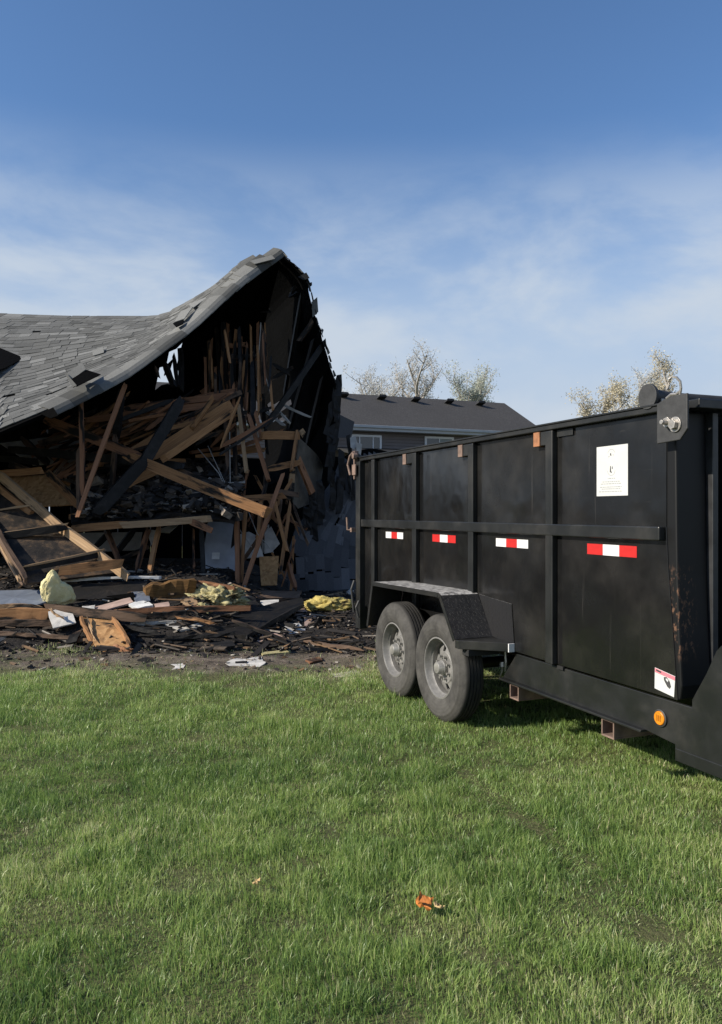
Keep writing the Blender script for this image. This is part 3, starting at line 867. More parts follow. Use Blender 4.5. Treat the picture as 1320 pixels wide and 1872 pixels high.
TN = (.08, .22, .33, .44, .60, .88)
def lay_shingles(f, parent, urange, vrange, expo, lens, n_single, mat, pick, name='shingle', transpose=False, skip=None):
    """courses of tabs over the surface f; the ones that show largest are objects, the rest one joined part"""
    tones = [shingle_mesh(t, name, mat) for t in TN]
    tabs = []
    v = vrange[0]; row = 0
    while v < vrange[1]:
        um = (urange[0] + urange[1]) / 2
        u = urange[0] + random.random() * .01
        while u < urange[1]:
            p, x, y, n = frame_at(f, u, v)
            slen = (f(u, vrange[1]) - f(u, vrange[0])).length / max(1e-6, vrange[1] - vrange[0])
            ulen = (f(min(u + .01, 1), v) - f(max(u - .01, 0), v)).length / .02
            w = random.choice(lens) * random.uniform(.85, 1.15)
            du = w / max(ulen, .5)
            uc = u + du / 2
            if uc < urange[1] and slen > .35 and not (skip and skip(uc, v)):
                p, x, y, n = frame_at(f, uc, v)
                if n.length > .5: tabs.append((p, x, y, n, w * .985, uc, v))
            u += du
        slen = (f(um, vrange[1]) - f(um, vrange[0])).length / (vrange[1] - vrange[0])
        v += expo / slen; row += 1
    tabs.sort(key=lambda t: pick(t[0], t[5], t[6]))
    rest = MB()
    for i, (p, x, y, n, w, uc, vc) in enumerate(tabs):
        tone = random.choice((0, 1, 1, 2, 2, 2, 3, 3, 3, 4, 4, 5))
        lift = random.uniform(.0, .006); torn = random.random()
        if torn < .008: continue
        if torn > .992: n = (n + y * random.uniform(-.25, -.05) + x * random.uniform(-.15, .15)).normalized(); y = n.cross(x).normalized(); lift = .015
        R = Matrix((x * w, y * expo * 1.28, n)).transposed().to_4x4()
        W = Matrix.Translation(p + n * (.004 + lift)) @ R
        if i < n_single: link(name, tones[tone], W, parent)
        else:
            rest.t = TN[tone]
            rest.add([W @ q.co for q in tones[tone].vertices], [tuple(pl.vertices) for pl in tones[tone].polygons])
    if rest.v: tag(rest.build(name + '_field', M[mat], parent), kind='stuff')

def planar(pts):
    """flatten a sheet onto its best plane"""
    a = np.array([tuple(p) for p in pts]); c = a.mean(0); n = np.linalg.svd(a - c)[2][2]
    return [Vector(p - n * np.dot(p - c, n)) for p in a]

def pj(q):
    return 660 + q.x / q.y * PXF, 936 - (q.z - EYE) / q.y * PXF

HO = empty('burned_house', (-3.0, 12.5, 0))
tag(HO, 'burned and collapsed grey shingled house behind the debris', 'house')

def make_house():
    # ---- front slope that still hangs from the peak
    nu, nv = 84, 16
    grid = [[SLOPE(i / nu, j / nv) for j in range(nv + 1)] for i in range(nu + 1)]
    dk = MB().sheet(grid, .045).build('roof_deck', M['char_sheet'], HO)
    def off(u, v):
        return u < .30 and False
    lay_shingles(SLOPE, dk, (.02, .985), (.015, .98), .148, (.15, .2, .26, .32), 190, 'shingle',
                 lambda p, u, v: (0 if .45 < u < .84 else 5) + p.y, skip=off)
    # ridge cap pieces folded over the torn edge
    u = .545; capm = []
    while u < .985:
        p0 = RAKE(u); p1 = RAKE(min(u + .026, 1)); L = (p1 - p0).length
        _, x, y, n = frame_at(SLOPE, min(u + .012, .99), .02)
        b = MB(); b.t = random.choice((.0, .15, .3, .45, .6, .8)); w = .30 - .12 * max(0, (u - .8) / .2)
        dn = (n * -.42 - y * .9).normalized()
        lft = random.uniform(.016, .022)
        a0, a1 = p0 + n * lft, p1 + n * (lft + .006)
        # a folded strip: up the slope, over the edge and down
        cs = []
        for a in (a0 - x * .02, a1 + x * .05):
            cs.append([a + y * w + n * .008, a + y * (w * .45) + n * .016, a + n * .012, a + dn * .05, a + dn * .09 - n * .025])
        top = cs[0] + cs[1]; th = n * -.012
        vs = top + [q + th for q in top]
        m = 5; fs = []
        for k in range(4):
            fs += [(k, k+1, m+k+1, m+k), (2*m+k+1, 2*m+k, 3*m+k, 3*m+k+1)]
        fs += [(0, m, 3*m, 2*m), (4, 2*m+4, 3*m+4, m+4), tuple([0] + [2*m+k for k in range(m)] + [4, 3, 2, 1]), tuple([m, m+1, m+2, m+3, m+4] + [3*m+k for k in range(m-1, -1, -1)])]
        b.add(vs, fs); b.build('cap_shingle', M['shingle'], HO)
        u += .026 * random.uniform(.85, 1.15)
    # bent flashing flaps
    def flap(pts, mat='shingle', th=.012, name='torn_flap', t=.5):
        b = MB(); b.t = t; pts = planar([P(*q) for q in pts]); n = (pts[1] - pts[0]).cross(pts[2] - pts[0]).normalized() * th
        m = len(pts); b.add(pts + [q + n for q in pts], [tuple(range(m-1, -1, -1)), tuple(range(m, 2*m))] + [(i, (i+1) % m, m+(i+1) % m, m+i) for i in range(m)])
        return b.build(name, M[mat], HO)
    flap([(457, 477, 12.35), (497, 466, 12.45), (503, 473, 12.4), (466, 482, 12.3)], t=.8)
    flap([(116, 679, 10.3), (126, 688, 10.22), (140, 704, 10.05), (133, 708, 10.05)], t=.25)
    flap([(121, 682, 10.35), (150, 664, 10.55), (157, 674, 10.42), (132, 694, 10.25)], t=.6)
    flap([(130, 693, 10.18), (158, 676, 10.45), (184, 684, 10.4), (140, 706, 10.05)], 'char_sheet', t=.2)
    flap([(318, 588, 11.6), (331, 569, 11.9), (352, 560, 11.9), (337, 583, 11.6)], t=1.0)
    flap([(316, 591, 11.55), (336, 584, 11.58), (334, 592, 11.45), (322, 597, 11.4)], 'char_sheet')
    flap([(345, 556, 12.3), (384, 540, 12.3), (352, 563, 12.0)], t=.95)
    flap([(74, 756, 9.8), (97, 744, 9.85), (107, 760, 9.75), (92, 764, 9.72)], 'char_sheet')
    flap([(-40, 630, 12.4), (0, 634, 12.4), (44, 655, 12.2), (10, 672, 11.7), (-40, 690, 11.2)], 'char_sheet', name='shadow_patch')  # dark sheet put in as the shadow in the roof crease

    # ---- right hand slope, only its charred underside shows
    EDGE = smooth_curve([(0, P(511, 459, 12.6)), (.08, P(530, 478, 12.6)), (.18, P(563, 508, 12.65)), (.26, P(567, 545, 12.7)), (.40, P(583, 600, 12.8)),
                         (.55, P(600, 655, 12.9)), (.70, P(615, 712, 13.0)), (.84, P(616, 775, 13.1)), (1, P(608, 850, 13.2))], 80)
    jag = [random.uniform(-.06, .06) for _ in range(60)]
    rows = 34
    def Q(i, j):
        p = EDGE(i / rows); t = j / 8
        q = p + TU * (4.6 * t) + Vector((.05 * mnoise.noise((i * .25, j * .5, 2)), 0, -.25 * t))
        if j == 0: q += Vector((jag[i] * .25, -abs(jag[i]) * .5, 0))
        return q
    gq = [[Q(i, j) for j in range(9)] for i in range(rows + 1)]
    def hole(i, j):
        px, py = pj((gq[i][j] + gq[i+1][j+1]) / 2)
        return (492 < px < 530 and 738 < py < 772 and (i + j) % 3 != 0) 
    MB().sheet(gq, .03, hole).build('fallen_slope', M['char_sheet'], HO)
    # layers of shingle and paper frayed along its outer edge
    for i in range(26):
        s = (i + .5) / 27; p = EDGE(s); q = EDGE(min(1, s + random.uniform(.02, .045)))
        n = Vector((1, -.25, .25)).normalized(); w = random.uniform(.02, .06)
        b = MB(); b.t = random.choice((.1, .3, .5, .8))
        o = n * random.uniform(.0, .02)
        e = Vector((random.uniform(-.03, .03), -w, random.uniform(-.02, .03)))
        vs = [p + o, q + o, q + o + e, p + o + e * random.uniform(.3, 1)]
        nn = n * .014
        b.add(vs + [k + nn for k in vs], [(3,2,1,0), (4,5,6,7), (0,1,5,4), (1,2,6,5), (2,3,7,6), (3,0,4,7)])
        b.build('frayed_edge', M['shingle' if random.random() < .45 else 'char'], HO)
    flap([(545, 506, 12.6), (560, 498, 12.6), (566, 508, 12.6), (556, 512, 12.6)], 'char')
    flap([(570, 552, 12.7), (580, 543, 12.75), (582, 570, 12.75), (572, 580, 12.7)], t=.4)
    flap([(588, 600, 12.85), (592, 603, 12.85), (589, 612, 12.8)], t=.5)
    flap([(618, 757, 13.0), (650, 771, 13.3), (640, 801, 13.3), (620, 800, 13.0)], 'shingle_dark', t=.4, name='hanging_flap')
    # ---- rear slope underside with rents of sky
    def RR(i, j):
        u = .30 + .70 * i / 40; p = RIDGE(u) + Vector((0, .10, -.10)); t = j / 14
        return p + TU * (5.0 * t) + Vector((0, 0, -(p.z - 2.2) * t)) + Vector((0, 0, .06 * math.sin(i * 1.3 + j)))
    gr = [[RR(i, j) for j in range(15)] for i in range(41)]
    def tear(i, j):
        px, py = pj((gr[i][j] + gr[i+1][j+1]) / 2)
        return 312 < px < 330 and 640 < py < 712 or (286 < px < 310 and 664 + (px - 286) * .8 < py < 700)
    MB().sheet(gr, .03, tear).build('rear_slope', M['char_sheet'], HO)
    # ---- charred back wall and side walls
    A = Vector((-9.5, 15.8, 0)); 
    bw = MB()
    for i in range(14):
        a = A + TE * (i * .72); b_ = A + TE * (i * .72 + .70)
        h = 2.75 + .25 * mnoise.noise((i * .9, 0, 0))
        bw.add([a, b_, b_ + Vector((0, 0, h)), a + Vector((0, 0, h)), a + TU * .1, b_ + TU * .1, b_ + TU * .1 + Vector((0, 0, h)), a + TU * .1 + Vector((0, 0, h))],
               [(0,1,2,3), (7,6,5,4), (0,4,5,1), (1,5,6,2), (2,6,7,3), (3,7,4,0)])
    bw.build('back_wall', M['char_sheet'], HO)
    # front wall of the part still standing, left of the picture
    lw = MB(); a = P(-420, 936, 11.4); a.z = 0; b_ = P(-1000, 936, 12.9); b_.z = 0
    ax = (b_ - a).normalized(); ln = (b_ - a).length; nn = Vector((-ax.y, ax.x, 0)) * .14
    for i in range(14):
        z0 = .12 + i * .11; lw.add([a + Vector((0,0,z0)), b_ + Vector((0,0,z0)), b_ + Vector((0,0,z0+.118)) + nn*.12, a + Vector((0,0,z0+.118)) + nn*.12, a + nn + Vector((0,0,z0)), b_ + nn + Vector((0,0,z0)), b_ + nn + Vector((0,0,z0+.118)), a + nn + Vector((0,0,z0+.118))],
               [(0,1,2,3), (7,6,5,4), (0,4,5,1), (1,5,6,2), (2,6,7,3), (3,7,4,0)])
    lw.build('front_wall', M['siding'], HO)

    # ---- timbers.  (px,py,distance) of both ends, width, depth, material
    def tim(a, b, w, h, mat='wood', name='rafter', parent=HO, **kw):
        kw.setdefault('jit', .004); kw.setdefault('splint', .05); kw.setdefault('bend', .008); kw.setdefault('seg', 5)
        return MB().beam(P(*a), P(*b), w, h, **kw).build(name, M[mat], parent)
    TB = [
     # props under the torn slope
     ((148,738,10.3),(151,905,10.2),.055,.05,'wood_red','stud'), ((143,820,10.6),(144,940,10.5),.045,.05,'wood_dull','stud'),
     ((229,703,10.7),(142,944,10.1),.058,.045,'wood_red','stud'),
     ((20,822,11.6),(335,852,11.4),.06,.12,'char','joist'),
     ((0,838,11.8),(70,845,11.8),.06,.10,'char','joist'),
     ((84,768,11.0),(262,838,11.0),.05,.14,'wood_red','rafter'), ((230,832,11.0),(490,938,10.6),.05,.15,'wood','rafter'),
     ((332,730,11.3),(262,848,10.9),.06,.16,'char','rafter'), ((264,842,10.9),(176,938,10.4),.06,.17,'char','rafter'),
     ((222,715,11.4),(212,800,11.4),.10,.12,'char','stud'), ((212,790,11.4),(203,900,11.3),.06,.09,'wood_dull','stud'),
     ((425,738,11.9),(270,838,11.3),.05,.17,'wood','rafter'), ((416,733,12.1),(300,800,11.8),.05,.12,'wood','rafter'),
     ((428,752,11.8),(300,838,11.2),.04,.10,'wood','rafter'),
     ((225,748,11.9),(430,722,12.2),.045,.10,'wood_red','rafter'), ((160,768,11.8),(408,738,12.2),.045,.10,'wood_red','rafter'),
     ((120,790,11.9),(330,742,12.4),.045,.10,'wood_dull','rafter'), ((70,812,12.0),(260,760,12.5),.045,.10,'wood_dull','rafter'),
     ((210,800,11.9),(330,752,12.2),.045,.10,'wood_red','rafter'), ((235,828,11.6),(330,770,12.0),.045,.10,'wood','rafter'),
     ((150,812,12.1),(300,748,12.6),.045,.10,'wood_dull','rafter'), ((238,760,11.7),(300,738,12.1),.04,.09,'wood','rafter'),
     ((60,830,12.2),(130,790,12.5),.045,.1,'wood_red','rafter'), ((90,860,12.2),(170,800,12.5),.045,.1,'wood_dull','rafter'),
     ((352,730,12.3),(432,716,12.3),.05,.11,'wood_red','rafter'), ((330,742,12.5),(430,734,12.5),.05,.10,'wood','rafter'),
     ((395,702,12.6),(372,716,12.5),.045,.09,'wood_red','rafter'),
     # upright cluster in the middle
     ((424,650,12.5),(431,870,12.1),.06,.10,'wood_dull','stud'), ((437,600,12.6),(441,780,12.3),.05,.09,'char','stud'),
     ((441,655,12.4),(435,760,12.3),.04,.09,'wood_dull','stud'), ((447,660,12.5),(440,720,12.4),.035,.06,'wood','stud'),
     ((436,740,12.1),(451,865,11.8),.055,.09,'wood_pale','stud'), ((412,758,12.2),(418,868,11.9),.05,.16,'wood_dull','stud'),
     ((462,660,12.6),(464,775,12.4),.07,.12,'char','stud'), ((477,590,12.7),(480,720,12.5),.04,.08,'wood_dull','stud'),
     ((455,758,12.2),(492,882,12.0),.06,.12,'wood_red','stud'), ((467,755,12.25),(478,800,12.2),.05,.1,'wood_red','stud'),
     ((484,610,12.8),(488,700,12.7),.04,.08,'wood_dull','stud'), ((425,660,12.8),(470,655,12.8),.045,.09,'wood_red','joist'),
     ((412,632,12.9),(446,630,12.9),.05,.08,'wood_red','joist'), ((424,653,12.7),(460,650,12.7),.04,.06,'wood_dull','joist'),
     ((395,588,13.4),(404,700,13.2),.06,.1,'wood_dull','stud'), ((380,590,13.6),(386,690,13.5),.06,.1,'wood_dull','stud'),
     ((372,585,13.8),(376,660,13.7),.05,.09,'char','stud'), ((408,590,13.2),(414,720,13.0),.08,.1,'char','stud'),
     ((430,560,13.6),(492,568,13.6),.05,.1,'char','joist'), ((390,556,13.8),(445,566,13.8),.06,.1,'char','joist'),
     ((318,650,12.2),(325,705,12.0),.05,.09,'char','stud'), ((300,664,12.0),(318,708,11.9),.05,.09,'char','stud'), ((330,640,12.3),(332,712,12.1),.07,.1,'char','stud'),
     ((284,672,11.7),(290,690,11.6),.03,.05,'wood_dull','stud'),
     # right hand bay
     ((478,796,12.0),(548,797,12.3),.05,.13,'wood','header'), ((543,790,12.25),(533,858,12.1),.05,.11,'wood','stud'), ((550,786,12.3),(556,795,12.3),.05,.09,'wood_pale','stud'),
     ((488,858,12.0),(551,845,12.2),.05,.10,'wood','joist'), ((545,840,12.3),(572,905,12.6),.05,.11,'wood_red','stud'),
     ((437,912,11.4),(520,906,11.5),.05,.09,'wood','joist'), ((516,870,11.4),(446,1072,10.9),.055,.11,'wood_red','stud'),
     ((432,940,11.2),(436,1074,10.9),.06,.17,'wood_red','stud'), ((450,915,11.3),(440,1074,11.0),.045,.09,'wood','stud'),
     ((478,912,11.5),(470,1000,11.3),.04,.10,'wood','stud'), ((500,905,11.6),(524,1005,11.4),.045,.08,'wood','stud'), ((531,918,11.7),(513,1045,11.3),.045,.08,'wood','stud'),
     ((440,890,11.7),(425,1000,11.5),.04,.05,'wood_dull','stud'), ((527,1030,11.5),(540,1076,11.3),.05,.08,'wood_red','stud'),
     ((505,898,11.9),(546,905,12.1),.04,.08,'wood_dull','joist'), ((478,920,11.9),(490,870,12.2),.04,.08,'wood_dull','stud'),
     ((595,624,12.95),(484,782,12.3),.05,.09,'char','brace'), ((574,583,12.85),(548,622,12.9),.05,.08,'wood_dull','brace'),
     ((496,692,12.9),(535,672,13.2),.045,.07,'wood_dull','brace'), ((502,668,13.0),(530,684,13.1),.045,.07,'wood_dull','brace'),
     ((490,755,12.8),(520,778,12.7),.06,.04,'drywall','lath'), ((505,745,12.8),(528,772,12.7),.05,.03,'drywall','lath'), ((522,742,13.0),(566,762,12.9),.06,.04,'drywall','lath'),
     ((540,490,13.0),(562,512,12.9),.05,.09,'char','rafter'), ((535,530,13.1),(560,510,13.0),.04,.08,'wood_dull','rafter'), ((530,540,13.3),(566,520,13.0),.05,.09,'char','rafter'),
     ((520,470,12.8),(545,560,14.5),.05,.12,'char','rafter'), ((555,520,12.9),(520,720,14.5),.05,.12,'char','rafter'), ((580,600,13.0),(530,780,14.5),.05,.12,'char','rafter'), ((598,660,13.1),(560,820,14.5),.05,.12,'char','rafter'),
     # props below the fallen floor
     ((272,966,11.0),(249,1046,10.6),.045,.09,'wood_red','stud'), ((292,962,11.0),(273,1052,10.5),.05,.09,'wood','stud'), ((193,966,11.2),(222,1036,10.7),.05,.08,'wood_red','stud'),
     ((245,968,11.6),(215,1008,11.4),.05,.09,'char','stud'), ((205,968,11.5),(174,1000,11.3),.04,.08,'char','stud'), ((354,968,11.2),(355,1040,10.9),.035,.06,'wood_red','stud'),
     ((270,1000,11.3),(212,1026,11.0),.04,.06,'wood_dull','lath'), ((368,970,11.0),(372,1062,10.8),.06,.06,'char','stud'),
     # left, behind the slanting panel
     ((0,866,11.2),(78,860,11.2),.05,.10,'wood','joist'), ((85,862,11.0),(150,930,10.8),.05,.12,'wood','rafter'), ((130,945,10.9),(232,930,11.0),.05,.10,'wood','joist'),
     ((0,905,11.0),(60,918,10.8),.05,.08,'wood_red','joist'), ((-10,878,10.9),(10,905,10.6),.05,.06,'wood_pale','stud'),
     ((20,850,11.6),(110,880,11.4),.05,.1,'wood_dull','rafter'), ((40,800,12.0),(90,850,11.8),.05,.1,'wood_dull','rafter'), ((300,852,11.6),(230,885,11.2),.05,.13,'wood','rafter'),
     ((268,838,11.4),(235,880,11.0),.045,.12,'wood','rafter'), ((320,858,11.5),(400,890,11.4),.05,.1,'wood_dull','rafter'),
     ((100,880,11.8),(160,828,12.0),.04,.09,'wood_red','rafter'), ((90,830,12.3),(140,862,12.1),.04,.09,'wood_red','rafter'), ((160,870,11.9),(196,838,12.0),.04,.08,'wood_dull','rafter'),
    ]
    for t_ in TB: tim(*t_)
    # splintered laths and truss webs in between
    rs = random.getstate(); random.seed(77)
    for i in range(52):
        px = random.uniform(372, 496); py = random.uniform(590, 720); d = random.uniform(12.3, 13.3)
        tim((px, py, d), (px + random.gauss(3, 7), py + random.uniform(50, 130), d - random.uniform(0, .3)), random.uniform(.02, .05), random.uniform(.02, .05), random.choice(('wood_dull', 'wood_red', 'char', 'wood_red', 'wood')), 'lath', seg=3)
    for i in range(100):
        px = random.uniform(60, 425); py = 838 - px * .16 + random.uniform(-40, 60); d = random.uniform(11.5, 12.8); L = random.uniform(50, 130); a = random.gauss(-.35, .28)
        tim((px, py, d), (px + L * math.cos(a), py + L * math.sin(a), d + random.uniform(-.2, .5)), random.uniform(.025, .045), random.uniform(.03, .08), random.choice(('wood_dull', 'wood_red', 'wood', 'wood_red', 'char')), 'lath', seg=3)
    for i in range(26):
        px = random.uniform(425, 545); py = random.uniform(860, 990); d = random.uniform(11.7, 12.4); L = random.uniform(40, 100); a = random.gauss(1.6, .5)
        tim((px, py, d), (px + L * math.cos(a), py + L * math.sin(a), d), random.uniform(.02, .04), random.uniform(.03, .06), random.choice(('wood_dull', 'wood_red', 'wood')), 'lath', seg=3)
    random.setstate(rs)
    # ---- interior boards
    def slab(pts, mat, name, th=.02, parent=HO):
        pts = planar([P(*q) for q in pts]); b = MB(); n = (pts[1] - pts[0]).cross(pts[2] - pts[0]).normalized() * th
        if n.y < 0: n = -n
        m = len(pts); b.add(pts + [q + n for q in pts], [tuple(range(m-1, -1, -1)), tuple(range(m, 2*m))] + [(i, (i+1) % m, m+(i+1) % m, m+i) for i in range(m)])
        return b.build(name, M[mat], parent)
    slab([(96,838,12.9),(258,842,13.0),(250,912,12.6),(150,910,12.5),(100,890,12.6)], 'drywall', 'drywall_sheet')
    slab([(0,810,13.2),(160,790,13.4),(200,840,13.0),(60,850,12.9)], 'drywall', 'drywall_sheet')
    slab([(18,872,11.3),(84,868,11.4),(138,922,11.0),(60,926,10.9)], 'osb', 'floor_board')
    slab([(404,918,11.9),(432,918,11.9),(430,1072,11.5),(374,1070,11.3),(376,1000,11.4),(385,930,11.7)], 'partition', 'painted_partition')
    slab([(388,1010,11.30),(402,1010,11.34),(401,1022,11.30),(387,1022,11.26)], 'white_trim', 'outlet_cover', .006)
    slab([(394,1058,11.2),(418,1062,11.3),(417,1072,11.25),(396,1071,11.2)], 'char', 'burnt_hole', .004)
    slab([(428,980,11.9),(455,972,12.0),(472,980,12.0),(482,1018,11.9),(440,1022,11.8),(414,1022,11.7),(412,1008,11.75)], 'drywall_white', 'drywall_sheet')
    slab([(496,962,12.2),(512,994,12.2),(496,1010,12.2),(484,1012,12.1),(484,975,12.2)], 'drywall_white', 'drywall_sheet')
    slab([(478,975,12.3),(492,958,12.4),(494,1000,12.3),(480,1012,12.2)], 'drywall', 'drywall_sheet')
    slab([(474,1018,11.7),(510,1016,11.8),(506,1070,11.6),(478,1070,11.5)], 'osb', 'broken_board')
    slab([(548,800,12.5),(572,830,13.3),(600,852,13.6),(576,915,13.4),(550,930,12.5),(534,918,12.3)], 'drywall_dark', 'wall_sheet')
    slab([(532,855,12.2),(540,857,12.25),(538,905,12.2),(530,915,12.15),(524,912,12.1)], 'wood_pale', 'split_board')
    slab([(266,968,11.5),(290,970,11.5),(286,985,11.4),(278,998,11.4)], 'drywall_white', 'drywall_sheet')
    slab([(290,966,11.4),(330,955,11.6),(310,972,11.4),(295,975,11.4)], 'drywall', 'drywall_sheet')
    slab([(380,905,11.6),(398,900,11.7),(416,912,11.6),(410,925,11.5),(388,922,11.5)], 'drywall', 'drywall_sheet')
    slab([(110,975,12.2),(260,972,12.4),(255,1005,12.2),(130,1010,12.0)], 'drywall', 'drywall_sheet')
    # ---- collapsed floor with charred contents
    gf = []
    for i in range(25):
        row = []
        for j in range(10):
            px = 130 + 300 * i / 24; t = j / 9; d = 10.7 + 3.0 * t
            z = 1.30 + .9 * t ** .8 + .07 * math.sin(i * .9 + j * 1.7) * (1 if j else .3) + .12 * math.exp(-((px - 330) / 70) ** 2) * (1 - t)
            row.append(Vector(((px - 660) / PXF * d, d, z)))
        gf.append(row)
    MB().sheet(gf, .05).build('fallen_floor', M['ash'], HO)
    tim((128,968,10.62),(235,958,10.58),.05,.10,'wood','floor_edge'); tim((225,960,10.55),(384,948,10.6),.05,.09,'wood_pale','floor_edge')
    tim((340,948,10.6),(383,968,10.5),.03,.09,'wood_red','floor_edge')
    slab([(262,928,11.0),(300,912,11.3),(345,920,11.4),(352,938,11.0),(300,950,10.75)], 'drywall', 'drywall_sheet')
    slab([(308,905,11.5),(318,898,11.6),(324,908,11.5),(312,912,11.4)], 'white_trim', 'scrap_panel')
    slab([(323,908,11.4),(345,894,11.7),(352,898,11.7),(338,917,11.4)], 'white_trim', 'scrap_panel')
    rb = MB(); random.seed(21)
    for _ in range(4200):
        i = random.random(); t = random.random(); px = 140 + 300 * i; d = 10.7 + 2.6 * t
        z = 1.32 + .9 * t ** .8 + .12 * math.exp(-((px - 330) / 70) ** 2) * (1 - t)
        c = Vector(((px - 660) / PXF * d, d, z + random.uniform(0, .10) + .08 * random.random() ** 4))
        s = random.choice((.012, .02, .03, .03, .045, .06, .09)); rb.t = random.choice((.05, .15, .3, .45, .5, .6, .7, .74, .8, .9, .97))
        R = Matrix.Rotation(random.uniform(0, 6.3), 4, 'Z') @ Matrix.Rotation(random.uniform(-.9, .9), 4, 'X')
        rb.box((-s, -s * random.uniform(.12, .6), -s * .12), (s, s * random.uniform(.12, .6), s * .12), Matrix.Translation(c) @ R)
    for _ in range(420):
        i = random.random(); t = random.random(); px = 150 + 290 * i; d = 10.7 + 2.4 * t
        z = 1.34 + .9 * t ** .8 + .12 * math.exp(-((px - 330) / 70) ** 2) * (1 - t)
        c = Vector(((px - 660) / PXF * d, d, z + random.uniform(0, .14))); s = random.uniform(.04, .12); rb.t = random.choice((.1, .3, .5, .66, .72, .74, .9))
        R = Matrix.Rotation(random.uniform(0, 6.3), 4, 'Z') @ Matrix.Rotation(random.gauss(0, .6), 4, 'X') @ Matrix.Rotation(random.gauss(0, .6), 4, 'Y')
        vs = [Vector((a * s * random.uniform(.6, 1.1), b_ * s * random.uniform(.3, .9), c_ * s * random.uniform(.1, .5))) for a in (-1, 1) for b_ in (-1, 1) for c_ in (-1, 1)]
        Mx = Matrix.Translation(c) @ R
        rb.add([Mx @ q for q in vs], [(0,1,3,2), (4,6,7,5), (0,4,5,1), (2,3,7,6), (0,2,6,4), (1,5,7,3)])
    tag(rb.build('charred_contents', M['rubble'], HO), kind='stuff')
    # loose wires hanging in the bay
    for pts, r in ((((420,790,12.0),(421,900,11.7),(424,950,11.5),(438,968,11.4),(460,1000,11.3)), .008), (((362,820,12.0),(400,865,11.7),(418,905,11.6)), .007), (((380,815,12.0),(410,880,11.7),(420,900,11.6)), .006), (((452,930,11.4),(470,975,11.3),(500,1010,11.2)), .006), (((477,590,12.6),(473,650,12.5),(470,705,12.4)), .007), (((482,640,12.5),(486,690,12.4),(497,730,12.3)), .006)):
        MB().tube([P(*q) for q in pts], r, 6).build('wire', M['drywall'], HO)
    # ---- slanting burnt wall panel on the left
    pn = slab([(-60,905,10.6),(10,878,10.62),(228,1050,9.75),(42,1062,9.2)], 'scorched_panel', 'wall_panel', .03)
    for a_, b_ in (((-4,976,9.84),(120,958,10.03)), ((42,1036,9.28),(186,1006,9.80)), ((-30,936,10.2),(70,922,10.35))):
        tim(a_, b_, .02, .025, 'wood_pale', 'batten', pn)
    tim((-6,864,10.60),(122,974,10.08),.05,.12,'wood_pale','panel_stud', pn); tim((114,966,10.10),(232,1054,9.60),.05,.12,'wood_pale','panel_stud', pn)
    tim((-30,868,10.66),(60,940,10.30),.05,.08,'wood','panel_stud', pn)
    tim((-4,980,9.80),(46,1064,9.08),.06,.14,'wood_dull','panel_stud', pn); tim((-60,905,10.45),(0,984,9.78),.06,.13,'wood_dull','panel_stud', pn)
    tim((-2,992,9.70),(36,1060,9.05),.03,.04,'wood_pale','panel_stud', pn)
    tim((-8,982,9.82),(122,964,10.02),.06,.09,'wood_dull','panel_rail', pn); tim((40,1042,9.3),(190,1012,9.85),.045,.07,'char','panel_rail', pn)
    tim((112,1044,9.40),(224,1030,9.58),.06,.12,'wood','panel_rail', pn)
    tim((85,968,10.02),(122,960,10.08),.03,.05,'wood','panel_rail', pn)
    # ---- shingled roof section that slid down to the ground on the right
    LEFT = smooth_curve([(0, P(622, 838, 13.2)), (.2, P(606, 880, 13.0)), (.4, P(572, 925, 12.8)), (.6, P(540, 965, 12.6)), (.8, P(524, 1015, 12.5)), (1, P(528, 1086, 12.5))])
    RGT = smooth_curve([(0, P(760, 820, 14.6)), (.5, P(770, 950, 14.2)), (1, P(780, 1084, 13.8))])
    def FS(u, v):
        p = LEFT(u).lerp(RGT(u), v); p.y -= .22 * math.sin(math.pi * min(1, v * 1.6)) * (.4 + .6 * u); p.z += .10 * math.sin(v * 5) * (1 - u); return p
    g2 = [[FS(i / 24, j / 16) for j in range(17)] for i in range(25)]
    fd = MB().sheet(g2, .04).build('slid_roof_section', M['char_sheet'], HO)
    FT = lambda u, v: FS(v, 1 - u) if False else FS(u, v)
    def FF(u, v):      # courses run up and down
        return FS(u, v)
    lay_shingles(FF, fd, (.02, .99), (.0, .97), .15, (.22, .3, .36), 100, 'shingle_dark', lambda p, u, v: v)
    # frayed black strips along its upper edge
    random.seed(5)
    for i in range(16):
        s = i / 16; a = LEFT(s * .55) + Vector((random.uniform(-.02, .25), -.06 - random.random() * .15, random.uniform(-.05, .45)))
        b_ = a + Vector((random.uniform(-.12, .06), random.uniform(-.05, .05), -random.uniform(.25, .75)))
        MB().beam(a, b_, random.uniform(.05, .14), .012, seg=4, jit=.02, splint=.05).build('burnt_strip', M['char'], HO)
    for i in range(7):
        a = P(612 + random.uniform(-10, 14), 690 + i * 22, 13.0); b_ = a + Vector((random.uniform(-.1, .1), 0, -random.uniform(.3, .7)))
        MB().beam(a, b_, random.uniform(.06, .15), .014, seg=4, jit=.02, splint=.06).build('burnt_strip', M['char'], HO)
    # torn white wrap at the far corner
    slab([(640,800,13.0),(650,797,13.05),(654,812,13.0),(648,822,12.95),(641,818,12.95)], 'drywall', 'torn_wrap', .006)
    slab([(650,808,12.9),(662,812,12.95),(660,832,12.9),(652,826,12.9)], 'drywall', 'torn_wrap', .006)
make_house()

